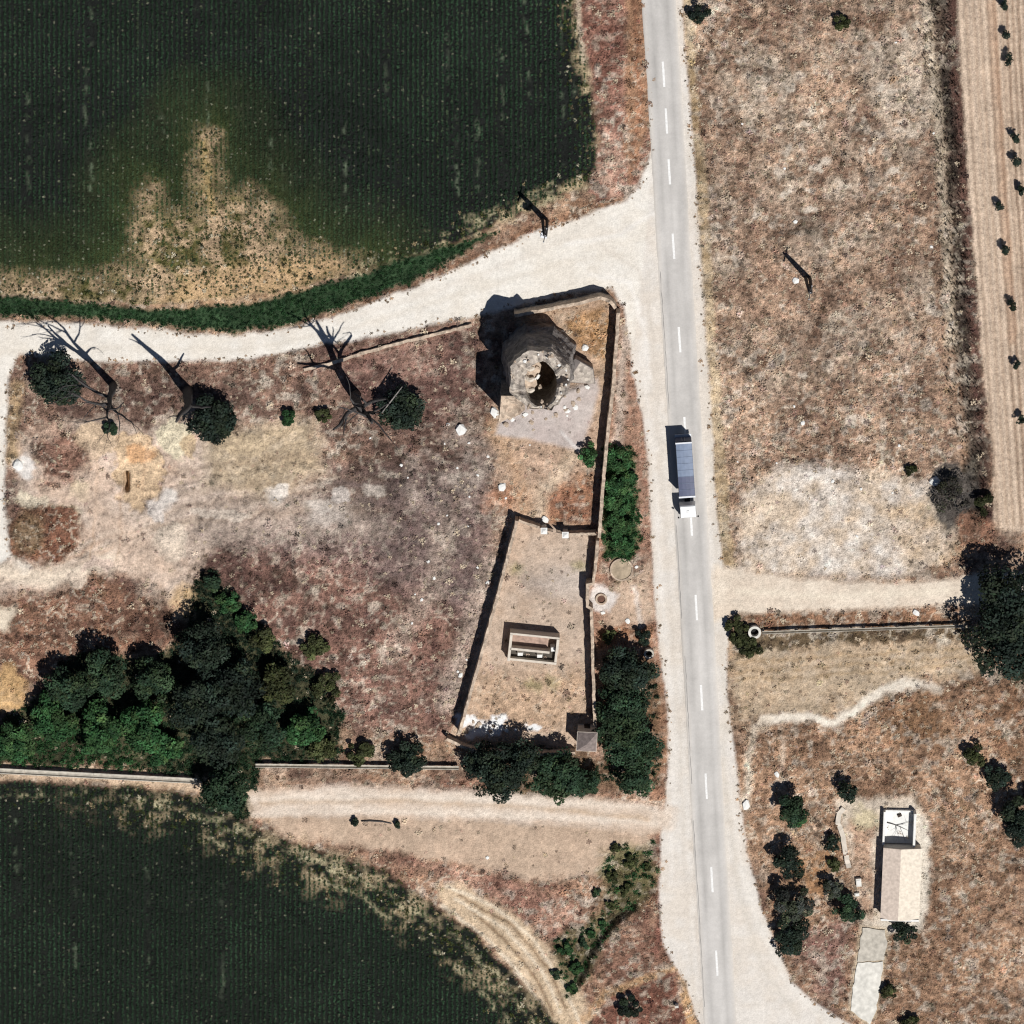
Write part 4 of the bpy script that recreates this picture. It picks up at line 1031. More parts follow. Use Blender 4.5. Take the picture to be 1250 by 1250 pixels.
dead_tree('thick dead snag with one short fork beside the middle round tree', 229, 477,
          [(.2, -.1, 4), (.5, -.1, 8), (.3, .2, 12), (-.4, .5, 16), (-.7, .6, 20.5)],
          [(2, (.75, -.1, .8), 6, .3, 0), (4, (-.4, .2, 1), 3, .16, 0)], 'dead_bark', 5, .72)
dead_tree('dead tree with several heavy upright limbs beside the fallen pale limb', 434, 482,
          [(.2, .1, 4), (.8, .3, 9), (1.6, .8, 14), (2.4, 1.6, 19), (3.0, 2.0, 24)],
          [(2, (-.5, -.2, 1), 8, .42, 1), (2, (.5, .5, 1), 8, .45, 1), (3, (.6, .2, 1), 7, .38, 1), (3, (-.3, .5, 1), 7, .36, 1), (4, (-.5, .4, 1), 6, .2, 1), (4, (.6, -.1, 1), 6, .18, 1)], 'dead_bark', 8, .75)
# fallen pale limb over the third round tree's flank
a = P(466, 504, 3.6); b = P(491, 472, 4.6)
mb = MB(); mb.tube([a, a.lerp(b, .35) + Vector((.05, .1, .1)), a.lerp(b, .7), b], [.09, .12, .11, .06], 7)
mb.tube([a.lerp(b, .6), a.lerp(b, .6) + Vector((.5, .3, .5))], [.06, .02], 6)
tag(mb.build('broken_limb', M['pale_bark'], None, smooth=True), 'pale bare limb lying across the crown of the eastern round tree', 'branch')
# leafless grey shrub on the dark patch
p = G(1160, 600); rr = random.Random(77); root = empty('withered_shrub', p)
for k in range(11):
    an = k * 2 * math.pi / 11 + rr.uniform(-.2, .2); mb = MB()
    limb(mb, Vector((0, 0, 0)), Vector((math.cos(an), math.sin(an) * 1.1, rr.uniform(.45, 1.0))).normalized(), rr.uniform(2.2, 3.6), .07, 2, rr, .3, 3)
    mb.build('stem', M['pale_bark'] if k % 3 == 0 else M['dead_bark'], root, fix=False)
me_, _, _ = crown_mesh((3.3, 3.9, 1.3), 30, 1500, .2, C(66, 62, 58), 78, .34); me_.transform(Matrix.Translation((0, 0, 1.5)))
link('crown', me_, M['weed'], root)
tag(root, 'withered dark grey shrub spreading over the dark patch', 'shrub')
# fallen branch between the two tiny bushes
mb = MB(); a, b = G(441, 1002, .12), G(478, 1005, .12)
mb.tube([a, a.lerp(b, .3) + Vector((0, .18, .03)), a.lerp(b, .7) + Vector((0, .2, .02)), b], [.1, .13, .12, .08], 6)
tag(mb.build('fallen_branch', M['dead_bark'], None, smooth=True), 'thin dark branch lying on the sand south of the track', 'branch')

# ------------------------------------------------------------------ compound walls
def stone_mat(name, col, col2, scale=2.2):
    m, N, L, b = nt(name)
    b.inputs['Roughness'].default_value = 0.92; b.inputs['Specular IOR Level'].default_value = 0.15
    tc = N.new('ShaderNodeTexCoord')
    vo = N.new('ShaderNodeTexVoronoi'); vo.inputs['Scale'].default_value = scale
    L.new(tc.outputs['Object'], vo.inputs['Vector'])
    no = N.new('ShaderNodeTexNoise'); no.inputs['Scale'].default_value = 1.1; no.inputs['Detail'].default_value = 7; no.inputs['Roughness'].default_value = .65
    L.new(tc.outputs['Object'], no.inputs['Vector'])
    mx = N.new('ShaderNodeMix'); mx.data_type = 'RGBA'
    mx.inputs[6].default_value = (*[float(c) for c in col], 1); mx.inputs[7].default_value = (*[float(c) for c in col2], 1)
    mr = N.new('ShaderNodeMapRange'); mr.inputs['From Min'].default_value = .35; mr.inputs['From Max'].default_value = .65
    L.new(no.outputs['Fac'], mr.inputs['Value']); L.new(mr.outputs[0], mx.inputs[0])
    sp = N.new('ShaderNodeSeparateColor'); L.new(vo.outputs['Color'], sp.inputs[0])
    m2 = N.new('ShaderNodeMapRange'); m2.inputs['To Min'].default_value = .7; m2.inputs['To Max'].default_value = 1.25
    L.new(sp.outputs[0], m2.inputs['Value'])
    sc = N.new('ShaderNodeVectorMath'); sc.operation = 'SCALE'
    L.new(mx.outputs[2], sc.inputs[0]); L.new(m2.outputs[0], sc.inputs['Scale']); L.new(sc.outputs[0], b.inputs['Base Color'])
    bp = N.new('ShaderNodeBump'); bp.inputs['Strength'].default_value = .7; bp.inputs['Distance'].default_value = .12
    L.new(vo.outputs['Distance'], bp.inputs['Height']); L.new(bp.outputs[0], b.inputs['Normal'])
    return m
M['wall'] = stone_mat('wall_stone', C(216, 196, 174), C(186, 164, 144))
M['tower'] = stone_mat('tower_stone', C(218, 206, 190), C(168, 156, 146), 1.9)
M['shade_dark'] = stone_mat('shade_darkened_stone', C(156, 148, 142), C(118, 112, 108), 1.9)  # shade of the unlit north and west faces put into the outer stone's colour
M['white'] = mat('whitewash', C(248, 246, 240), .8, .1, 2)
M['plaster'] = mat('plaster', C(226, 214, 198), .9, .16, 1.6)
M['concrete'] = mat('concrete', C(202, 194, 180), .9, .3, 1.6, .2)
M['pale_concrete'] = mat('pale_concrete', C(232, 227, 216), .9, .26, 1.3, .15)
M['paving'] = mat('paving', C(190, 176, 164), .9, .18, .8, .2)
M['iron'] = mat('rusted_iron', (.05, .035, .028), .7, .4, 5, 0, .4)
M['dark'] = mat('dark_opening', (.012, .012, .012), .9, .1)
M['black'] = mat('black_rubber', (.012, .012, .013), .8, .2)
M['slate'] = mat('slate_roof', C(150, 136, 130), .85, .3, 2.5, .3)
def wall_mesh(pts_px, h, th=.5, seed=0, rag=.12, z_top=True):
    """irregular masonry wall along a line of ground pixels"""
    rr = random.Random(seed); path = []
    W = [P(*p) for p in pts_px]
    for a, b in zip(W[:-1], W[1:]):
        n = max(1, int((b - a).length / .55))
        path += [a.lerp(b, k / n) for k in range(n)]
    path.append(W[-1]); n = len(path); vs = []; fs = []
    for k, p in enumerate(path):
        t = (path[min(k + 1, n - 1)] - path[max(k - 1, 0)]).normalized(); nr = Vector((-t.y, t.x, 0))
        z0 = float(gz(p.x, p.y)) - .3; hh = h * (1 + rr.uniform(-rag, rag)); o = rr.uniform(-.05, .05)
        for s, z in ((-1, z0), (-.92, z0 + .3 + hh), (.92, z0 + .3 + hh + rr.uniform(-.06, .06)), (1, z0)):
            q = p + nr * (s * th / 2 + o + rr.uniform(-.03, .03)); vs.append((q.x, q.y, z))
        if k:
            a, b = (k - 1) * 4, k * 4
            fs += [(a, a + 1, b + 1, b), (a + 1, a + 2, b + 2, b + 1), (a + 2, a + 3, b + 3, b + 2)]
    fs += [(0, 3, 2, 1), tuple((n - 1) * 4 + q for q in (0, 1, 2, 3))]
    return MB().add(vs, fs)
def wall(label, pts, h, th=.5, seed=0, rag=.06, name='compound_wall', m='wall'):
    o = wall_mesh(pts, h, th, seed, rag).build(name, M[m], None)
    return tag(o, label, 'wall', kind='thing')
wall('tall stone wall along the north side of the ruined tower', [(628, 380), (660, 374), (700, 366), (733, 358), (744, 362), (751, 371)], 2.9, .55, 1)
wall('long straight stone wall between the ruined tower and the roadside hedge', [(754, 376), (753, 400), (748, 470), (741, 530), (737, 570), (732, 640), (731, 650)], 2.9, .55, 2)
wall('stone wall of the lower yard along the roadside trees, with a step halfway', [(729.5, 654), (726, 690), (724, 706), (717, 708), (717, 734), (722, 737), (723, 790), (725, 850), (726, 880)], 2.9, .5, 3)
wall('long slanting stone wall on the western side of the lower yard', [(631, 630), (612, 704), (592, 778), (574, 842), (560, 890)], 2.9, .5, 4)
wall('low stone wall closing the southern side of the lower yard', [(545, 898), (562, 906), (584, 913), (640, 917), (702, 915)], 1.9, .5, 5)
wall('short western piece of the wall dividing the two yards', [(633, 631.5), (645, 636), (659, 640)], 1.9, .45, 6)
wall('eastern piece of the wall dividing the two yards', [(694, 648), (710, 648), (728, 648)], 1.9, .45, 7)
wall('low collapsed pale wall line running up to the ruined tower', [(371, 451), (400, 444), (440, 431), (480, 420), (520, 410), (576, 396)], .55, .5, 8, .35, 'wall_footing')
# gate between two white piers
p1, p2 = P(664, 643), P(690, 648)
gate = empty('iron_gate', (p1 + p2) / 2, math.atan2((p2 - p1).y, (p2 - p1).x))
L_ = (p2 - p1).length
for s in (-1, 1):
    lf = MB()
    lf.box((s * L_ / 4, 0, .12), (L_ / 2 - .5, .08, .08)).box((s * L_ / 4, 0, 1.75), (L_ / 2 - .5, .08, .08))
    for k in range(9): lf.box((s * L_ / 4 + (k - 4) * (L_ / 2 - .55) / 8, 0, .93), (.07, .05, 1.7))
    lf.build('gate_leaf', M['iron'], gate)
tag(gate, 'dark iron double gate between the two white piers', 'gate')
for p, lb in ((p1, 'square white gate pier on the western side of the iron gate'), (p2, 'square white gate pier on the eastern side of the iron gate')):
    pr = empty('gate_pier', p); MB().box((0, 0, 1.0), (.75, .75, 2.4)).build('shaft', M['plaster'], pr)
    MB().box((0, 0, 2.3), (1.0, 1.0, .2)).box((0, 0, 2.5), (.8, .8, .2), 0, .3).build('cap', M['white'], pr)
    tag(pr, lb, 'gate pier', 'white piers of the yard gate')

# ------------------------------------------------------------------ ruined tower
TB = P(658, 438)
tw = empty('ruined_tower', (TB.x, TB.y, 0))
def tower_body(H, seed, nseg=96, nz=16):
    rr = random.Random(seed); vs = []; fs = []
    A = [2 * math.pi * k / nseg for k in range(nseg)]
    def octo(a):
        s = (a + math.pi / 8) % (math.pi / 4) - math.pi / 8
        return math.cos(math.pi / 8) / math.cos(s) * 1.04
    def nz_(a, z, s, sd): return float(vn(np.array(a * 5.2 + 40), np.array(z * .9 + sd), s, sd)) - .5
    def top(a):
        south = max(0, -math.sin(a)); west = max(0, -math.cos(a - .4))
        return H * (1 - .12 * south ** 2 - .10 * west ** 2) + 2.2 * nz_(a, 0, 2.4, 11) + .8 * nz_(a, 0, .7, 12)
    global TOP_F
    TOP_F = top
    def outer(a, t):
        bt = 1.15 * (1 - t) ** 1.3
        q = octo(a) * (1 + .16 * nz_(a, t * H, 2.0, 5) + .07 * nz_(a, t * H, .6, 6))
        return (4.55 + bt) * q * math.cos(a), (4.9 + bt) * q * math.sin(a)
    def hole(a, t):
        q = 1 + .10 * nz_(a, 3 + t * 4, 1.4, 8)
        return   .25 + 2.4 * q * math.cos(a), -.85 + 3.6 * q * math.sin(a)
    for j in range(nz + 1):
        t = j / nz
        for a in A:
            x_, y_ = outer(a, t); vs.append((x_, y_, top(a) * t if j else -.4))
    for m in range(1, 5):                      # broken crown of the wall, stepping in to the hole
        t = m / 5
        for a in A:
            xo, yo = outer(a, 1); xi, yi = hole(a, 1)
            z = top(a) - .3 * t + .9 * (float(vn(np.array(xo + (xi - xo) * t + 50), np.array(yo + (yi - yo) * t + 50), .9, 14)) - .5)
            vs.append((xo + (xi - xo) * t, yo + (yi - yo) * t, z))
    for j in range(8):
        t = 1 - j / 7
        for a in A:
            x_, y_ = hole(a, t); vs.append((x_, y_, (top(a) - .9) * t if j < 7 else -.4))
    R = nz + 1 + 4 + 8
    fo = []; fc = []
    for j in range(R - 1):
        for k in range(nseg):
            p_, q_ = j * nseg + k, j * nseg + (k + 1) % nseg
            (fo if j < nz - 3 else fc).append((p_, q_, q_ + nseg, p_ + nseg))
    return MB().add(vs, fo), MB().add(vs, fc)
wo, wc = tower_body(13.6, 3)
wo.build('outer_wall', M['shade_dark'], tw); wc.build('wall_crown', M['tower'], tw)
# broken vaults inside: curved ribs and a floor fragment
vb = MB()
for (cy, zt, r_) in ((1.2, 10.6, 1.9), (-.6, 10.0, 1.9), (-2.4, 9.6, 1.7)):
    pts = [(-2.3 + 0.2 * k, cy + .12 * math.sin(k), zt - 1.3 + 1.4 * math.sin(math.pi * (.12 + .5 * k / 12))) for k in range(9)]
    b_ = MB(); b_.tube(pts, [.42, .46, .44, .42, .4, .42, .36, .3, .2], 7); b_.build('vault_rib', M['plaster'], tw)
MB().prism([(-2.0, 2.0), (-.2, 2.3), (.3, 1.4), (.1, .4), (-.5, -.4), (-.3, -1.6), (-1.0, -2.4), (-2.2, -2.2)], 9.0, 9.5).build('vault_floor', M['wall'], tw)
for k in range(9):
    rr = random.Random(k); s = rr.uniform(.3, .6)
    MB().box((rr.uniform(-1.7, .2), rr.uniform(-2.2, 2.0), 9.5 + s * .35), (s, s * .8, s * .7), rr.uniform(0, 3), .8).build('fallen_block', M['white'] if k % 3 == 0 else M['wall'], tw)
# broken south-western wing of the tower
wp = [P(612, 462), P(628, 461), P(641, 466), P(641, 480), P(634, 489), P(622, 492), P(609, 497)]
wh = [10.4, 11.0, 11.2, 9.6, 8.6, 8.8, 9.6]; n_ = len(wp)
sd = MB(); vs_ = [(v.x - TB.x, v.y - TB.y, -.4) for v in wp] + [(v.x - TB.x, v.y - TB.y, h_) for v, h_ in zip(wp, wh)]
sd.add(vs_, [(i, (i + 1) % n_, n_ + (i + 1) % n_, n_ + i) for i in range(n_)]); sd.build('wing_wall', M['shade_dark'], tw)
cx_ = sum(v[0] for v in vs_[n_:]) / n_; cy_ = sum(v[1] for v in vs_[n_:]) / n_
MB().add(vs_[n_:] + [(cx_ + .3, cy_, 8.6)], [(i, (i + 1) % n_, n_) for i in range(n_)]).build('wing_crown', M['wall'], tw)
tag(tw, 'tall ruined roofless stone tower with broken vaults inside', 'tower')
# lower wing east of the tower, aprons and rubble round it
wg = empty('tower_annexe', G(704, 452))
MB().prism([(-2.6, 1.4), (-.2, 2.5), (2.4, 1.0), (2.7, -1.3), (-2.4, -.9)], -.3, 3.2).build('wall', M['tower'], wg)
MB().add([(-2.75, 1.5, 3.35), (-.2, 2.6, 3.3), (2.5, 1.05, 2.95), (2.8, -1.4, 2.8), (-2.5, -1.0, 3.3), (-2.75, 1.5, 3.2), (-.2, 2.6, 3.2), (2.5, 1.05, 2.75), (2.8, -1.4, 2.6), (-2.5, -1.0, 3.15)],
         [(0, 1, 2, 3, 4), (9, 8, 7, 6, 5), (0, 5, 6, 1), (1, 6, 7, 2), (2, 7, 8, 3), (3, 8, 9, 4), (4, 9, 5, 0)]).build('roof_slab', mat('grey_screed', C(120, 112, 108), .9, .2, 1), wg)
tag(wg, 'low grey flat-topped wing leaning on the eastern side of the ruined tower', 'annexe')
rr = random.Random(5)
stone_me = []
for k in range(5):
    import bmesh
    bm = bmesh.new(); bmesh.ops.create_icosphere(bm, subdivisions=1, radius=1)
    for v in bm.verts: v.co *= rr.uniform(.7, 1.15); v.co.z *= .65
    me = bpy.data.meshes.new('stone'); bm.to_mesh(me); bm.free(); me.materials.append(M['white'] if k < 2 else M['wall']); stone_me.append(me)
def stone(px, py, s, label, group, name='stone', k=None):
    p = G(px, py, s * .25); o = bpy.data.objects.new(name, stone_me[rr.randrange(5) if k is None else k]); COL.objects.link(o)
    o.location = p; o.scale = (s * rr.uniform(.8, 1.2), s * rr.uniform(.8, 1.2), s * rr.uniform(.6, 1)); o.rotation_euler = (0, 0, rr.uniform(0, 6))
    return tag(o, label, 'stone', group)
for k in range(44):
    a = rr.uniform(0, 6.28)
    stone(658 + rr.uniform(40, 56) * math.cos(a) + 4, 466 + rr.uniform(34, 50) * math.sin(a), rr.uniform(.18, .5), 'broken masonry block lying round the foot of the ruined tower', 'fallen masonry round the tower', 'masonry_block')
for k in range(60):      # loose blocks lodged on the broken crown of the tower wall
    a = rr.uniform(0, 6.28); t = rr.uniform(.72, 1.0); s = rr.uniform(.12, .3)
    o = bpy.data.objects.new('loose_block', stone_me[rr.choice([0, 2, 3, 4, 2, 3])]); COL.objects.link(o); o.parent = tw
    o.location = (4.6 * t * math.cos(a), -.1 + 4.9 * t * math.sin(a), TOP_F(a) - .5 * (1 - t) + .05); o.scale = (s, s * rr.uniform(.7, 1.2), s * .9); o.rotation_euler = (rr.uniform(-.4, .4), 0, rr.uniform(0, 6))
for k in range(12):
    stone(rr.gauss(622, 9), rr.gauss(500, 7), rr.uniform(.3, .8), 'tumbled masonry block in the heap at the south-west foot of the tower', 'heap of masonry at the tower foot', 'masonry_block', rr.choice([2, 3, 4]))
for (px, py, s, lb) in ((604, 503, .9, 'large white block at the south-western foot of the tower'), (714, 424, .7, 'white block on the rusty ground north-east of the tower'), (682, 415, .8, 'white block against the northern flank of the tower'),
                        (563, 524, .8, 'lone white boulder on the brown ground west of the tower'), (613, 594, .7, 'white boulder near the north-west end of the dividing wall'), (665, 634, .6, 'white stone in front of the iron gate')):
    stone(px, py, s, lb, None, 'boulder', 0)

# ------------------------------------------------------------------ roofless hut in the lower yard
hut = empty('roofless_hut', (P(651, 788).x, P(651, 788).y, 0), math.radians(-6.0))
hh = 2.6
MB().box((0, 2.3, hh / 2 - .1), (7.6, .3, hh + .2)).build('north_wall', M['plaster'], hut)
MB().box((-3.6, -.0, hh / 2 - .1), (.4, 4.2, hh + .2)).build('west_wall', M['plaster'], hut)
MB().box((3.6, 1.0, hh / 2 - .1), (.4, 2.2, hh + .2)).build('east_wall', M['plaster'], hut)
MB().box((-.5, -.1, hh / 2 - .1), (6.0, .35, hh + .2)).build('middle_wall', M['plaster'], hut)
MB().box((0, -2.2, .5), (7.6, .35, 1.3)).build('south_wall', M['plaster'], hut)
MB().box((3.62, -1.1, .45), (.35, 1.9, 1.2)).build('corner_wall', M['plaster'], hut)
MB().prism([(-3.45, .1), (2.2, .1), (2.2, 2.1), (-3.45, 2.1)], -.1, 1.0).build('raised_floor', mat('old_screed', C(186, 158, 142), .9, .35, 1.6), hut)
MB().box((0, -1.1, .03), (7.0, 1.9, .1)).build('floor', mat('dark_floor', C(88, 82, 74), .9, .3, 2), hut)
for xx in (-1.9, 1.1): MB().box((xx, -1.15, .75), (.95, .6, 1.5), .1, .8).build('pillar', M['white'], hut)
MB().box((3.0, .2, .9), (.8, .9, 1.6), .2, .7).build('pillar', M['white'], hut)
tag(hut, 'small roofless hut with two white pillars in the lower yard', 'hut')

# ------------------------------------------------------------------ small tower with pyramid roof
c = P(716, 895); pt = empty('corner_tower', (c.x, c.y, 0), math.radians(-3))
MB().box((0, 0, 2.0), (2.9, 2.9, 4.4), 0, .97).build('wall', M['plaster'], pt)
MB().box((0, 0, 4.25), (3.1, 3.1, .2)).build('eave', M['plaster'], pt)
a = 1.5
MB().add([(-a, -a, 4.36), (a, -a, 4.36), (a, a, 4.36), (-a, a, 4.36), (0, 0, 5.7)], [(0, 1, 4), (1, 2, 4), (2, 3, 4), (3, 0, 4), (3, 2, 1, 0)]).build('roof', M['slate'], pt)
MB().box((0, 1.44, 1.0), (.9, .12, 2.0)).build('door', M['iron'], pt)
MB().box((0.1, -1.44, 2.6), (.6, .1, .8)).build('window', M['dark'], pt)
tag(pt, 'small square tower with pyramid roof at the corner of the lower yard', 'tower')

# ------------------------------------------------------------------ truck
ta, tb = P(833.6, 531.5), P(840.0, 628)
tdir = (tb - ta).normalized()
tk = empty('lorry', ((ta.x + tb.x) / 2, (ta.y + tb.y) / 2, 0.055), math.atan2(tdir.y, tdir.x))
LT = (tb - ta).length; x0 = -LT / 2
M['tarp'] = mat('blue_tarp', C(128, 142, 166), .55, .14, 1.5, .1)
M['tarp2'] = mat('indigo_tarp', C(92, 98, 124), .55, .14, 1.5, .1)
M['tside'] = mat('dark_side', C(60, 66, 92), .6, .15, 1)
M['cabwhite'] = mat('cab_white', (.8, .8, .79), .35, .04, 2, 0, 0, .5)
M['rail'] = mat('white_rail', C(236, 238, 242), .45, .08, 2)
M['chrome'] = mat('grey_metal', (.3, .3, .3), .4, .1, 3, 0, .7)
M['glass'] = mat('dark_glass', (.02, .025, .03), .1, .1, 1, 0, 0, .6)
LB = 8.75
MB().box((x0 + LB / 2 + .1, 0, .82), (LB, .9, .28)).box((x0 + LT - 2.6, 0, .75), (5.2, .85, .24)).build('chassis', M['black'], tk)
MB().box((x0 + LB / 2, 0, 2.38), (LB - .1, 2.46, 2.9)).build('cargo_box', M['tside'], tk)
pan = 8; pl = (LB - .5) / pan
for k in range(pan):
    xx = x0 + .25 + pl * (k + .5)
    mbx = MB(); w = 1.22; hx = pl / 2 - .012; zz = 3.84 
    prof = [(-w, zz), (-w * .97, zz + .1), (-w * .5, zz + .16), (0, zz + .18), (w * .5, zz + .16), (w * .97, zz + .1), (w, zz)]
    vs = [(xx + s * hx, y_, z_) for s in (-1, 1) for (y_, z_) in prof]; n = len(prof)
    mbx.add(vs, [(i, i + 1, i + 1 + n, i + n) for i in range(n - 1)] + [tuple(range(n)), tuple(range(2 * n - 1, n - 1, -1)), (0, n, 2 * n - 1, n - 1)])
    mbx.build('roof_panel', M['tarp'] if k < 5 else M['tarp2'], tk)
    if k: MB().tube([(xx - pl / 2, y_ * 1.01, z_ + .025) for y_, z_ in prof], .028, 5).build('roof_bow', M['tarp'], tk)
MB().box((x0 + .13, 0, 3.9), (.22, 2.5, .24)).build('rear_rail', M['rail'], tk)
MB().box((x0 + LB - .14, 0, 3.92), (.26, 2.52, .26)).build('front_rail', M['rail'], tk)
for s in (-1, 1):
    dr = MB().box((x0 - .03, s * .61, 2.35), (.08, 1.18, 2.7)).build('rear_door', M['tside'], tk)
    MB().tube([(x0 - .1, s * .2, 1.1), (x0 - .1, s * .2, 3.6)], .025, 6).build('lock_bar', M['chrome'], dr)
    MB().box((x0 - .05, s * 1.0, .85), (.08, .35, .16)).build('tail_light', mat('tail_red', (.4, .02, .02), .4, .1), tk)
MB().box((x0 - .25, 0, .62), (.14, 2.3, .18)).box((x0 - .22, 0, 1.02), (.5, 2.5, .1)).build('rear_bumper', M['rail'], tk)
cx = x0 + LT - 1.2
cabm = MB(); w = 1.22
prof = [(-1.1, .7), (1.05, .7), (1.15, 1.5), (.95, 2.6), (.72, 3.12), (.3, 3.28), (-.95, 3.3), (-1.1, 3.1)]
n = len(prof); vs = []
for s in (-1, 1): vs += [(cx + a, s * w * (1 if z < 2.9 else .93), z) for a, z in prof]
cabm.add(vs, [tuple(range(n - 1, -1, -1)), tuple(range(n, 2 * n))] + [(i, (i + 1) % n, n + (i + 1) % n, n + i) for i in range(n)])
cab = cabm.build('cab', M['cabwhite'], tk)
MB().add([(cx + 1.135 - .004, -1.05, 1.72), (cx + 1.135 - .004, 1.05, 1.72), (cx + .985, 1.0, 2.52), (cx + .985, -1.0, 2.52), (cx + 1.10, -1.05, 1.72), (cx + 1.10, 1.05, 1.72), (cx + .93, 1.0, 2.52), (cx + .93, -1.0, 2.52)],
         [(0, 1, 2, 3), (7, 6, 5, 4), (0, 4, 5, 1), (1, 5, 6, 2), (2, 6, 7, 3), (3, 7, 4, 0)]).build('windscreen', M['glass'], cab)
MB().box((cx - .15, 0, 3.34), (.42, .42, .08)).build('roof_hatch', M['chrome'], cab)
MB().box((cx + 1.16, 0, .7), (.2, 2.4, .4)).build('bumper', M['rail'], tk)
for s in (-1, 1):
    mr_ = MB().box((cx + .95, s * 1.5, 2.2), (.14, .22, .5)).build('mirror', M['black'], cab)
    MB().tube([(cx + .95, s * 1.2, 2.4), (cx + .95, s * 1.5, 2.4)], .025, 6).build('mirror_arm', M['black'], mr_)
    MB().box((cx + .1, s * 1.225, 2.05), (.8, .03, .7)).build('side_window', M['glass'], cab)
    MB().box((cx + 1.2, s * .9, .9), (.1, .3, .2)).build('headlight', M['glass'], tk)
    MB().box((x0 + LB - 2.8, s * .95, .65), (1.3, .5, .5)).build('fuel_tank', M['chrome'], tk)
    for xx in (x0 + 1.5, x0 + 2.8, x0 + LT - 1.35, x0 + LT - 4.6):
        ty = MB(); ty.tube([(xx, s * .88, .5), (xx, s * .92, .5), (xx, s * 1.16, .5), (xx, s * 1.2, .5)], [.44, .5, .5, .44], 18)
        t_ = ty.build('wheel', M['black'], tk)
        MB().tube([(xx, s * 1.185, .5), (xx, s * 1.215, .5)], [.27, .22], 14).build('rim', M['chrome'], t_)
tag(tk, 'white-cabbed lorry with blue-grey tarpaulin roof driving on the asphalt road', 'lorry')

# ------------------------------------------------------------------ south-eastern house
hp = P(1099, 1072); hr = math.radians(-1.5)
house = empty('house', (hp.x, hp.y, 0), hr)
pn, ps = P(1099, 1029), P(1099, 1116)
HLn = (pn - ps).length / 2; HW = 3.0
off = (pn + ps) / 2 - hp; oy = off.y
MB().box((0, oy, 1.2), (2 * HW - .3, 2 * HLn - .3, 2.6)).build('wall', M['plaster'], house)
rid = 3.25; ev = 2.62
for s, nm in ((-1, 'west'), (1, 'east')):
    vs = []
    for yy in (oy - HLn, oy + HLn):
        vs += [(-.3, yy, rid), (s * HW - (0.3 if s > 0 else 0) * 0, yy, ev), (s * HW, yy, ev - .12), (-.3, yy, rid - .14)]
    M_r = M.setdefault('roof_' + nm, mat('roof_' + nm, C(224, 206, 190), .9, .22, 2.2, .3) if s < 0 else mat('roof_' + nm, C(244, 230, 210), .9, .2, 2.2, .3))
    sl = MB().add(vs, [(0, 1, 5, 4), (3, 7, 6, 2), (0, 3, 2, 1), (4, 5, 6, 7), (1, 2, 6, 5), (0, 4, 7, 3)]).build('roof_slope', M_r, house)
for yy, hgt in ((oy + HLn - .14, 0), (oy - HLn + .14, 0)):
    MB().add([(-HW + .1, yy - .1, 2.4), (HW - .1, yy - .1, 2.4), (-.3, yy - .1, rid - .16), (-HW + .1, yy + .1, 2.4), (HW - .1, yy + .1, 2.4), (-.3, yy + .1, rid - .16)], [(0, 1, 2), (5, 4, 3), (0, 3, 4, 1), (1, 4, 5, 2), (2, 5, 3, 0)]).build('gable', M['plaster'], house)
MB().box((0, oy - HLn - .02, 2.78), (2 * HW - .1, .3, .18)).build('verge_coping', M['white'], house)
MB().box((-HW + .12, oy + .6, 1.0), (.1, 1.0, 2.0)).build('door', M['iron'], house)
for yy in (-2.4, 3.0):
    wn_ = MB().box((-HW + .13, oy + yy, 1.4), (.1, .9, .9)).build('window', M['dark'], house)
    MB().box((-HW + .05, oy + yy, .92), (.2, 1.1, .1)).build('sill', M['white'], wn_)
# walled white yard on the north side
yN = P(1093, 988).y - hp.y; yS = oy + HLn
MB().box((-.65, (yN + yS) / 2, .06), (4.6, yN - yS, .14)).build('yard_floor', M['white'], house)
MB().box((-2.95, (yN + yS) / 2, .65), (.3, yN - yS - .1, 1.5)).build('yard_wall', M['white'], house)
MB().box((1.75, (yN + yS) / 2, .95), (.35, yN - yS - .1, 2.1)).build('yard_wall', M['white'], house)
MB().box((-.65, yN - .1, .3), (4.2, .25, .7)).build('yard_wall', M['white'], house)
tag(house, 'small pale-roofed house with a white walled yard on its northern end', 'house')
rr2 = random.Random(9)
mb = MB(); a = P(1083, 1004, .2); b = P(1110, 1010, .25)
limb(mb, a, (b - a).normalized(), (b - a).length, .11, 2, rr2, .12, 2)
tag(mb.build('dry_branch', M['dead_bark'], None, fix=False), 'dark dry branch lying on the white yard floor of the house', 'branch')
p = P(1098, 995, .15)
tag(MB().box((p.x, p.y, .33), (.7, .45, .4), .4, .8).build('crate', M['iron']), 'small dark crate on the white yard floor', 'crate')
wall('low white curving wall along the western yard of the house', [(1030, 986), (1024, 992), (1023, 1004), (1029, 1020), (1032, 1040), (1036, 1058)], .45, .8, 41, .3, 'garden_wall', 'plaster')
for (px, py, s, lb) in ((1048, 1076, (.9, 1.4, .7), 'white oblong block below the curving yard wall'), (1046, 1091, (.8, .6, .5), 'small white block beneath the oblong block')):
    p = G(px, py); bo = empty('concrete_block', p, .1)
    MB().box((0, 0, s[2] / 2 - .05), s, 0, .92).build('block', M['pale_concrete'], bo); MB().box((0, 0, s[2] - .02), (s[0] * .6, s[1] * .6, .08)).build('cap', M['white'], bo)
    tag(bo, lb, 'block')
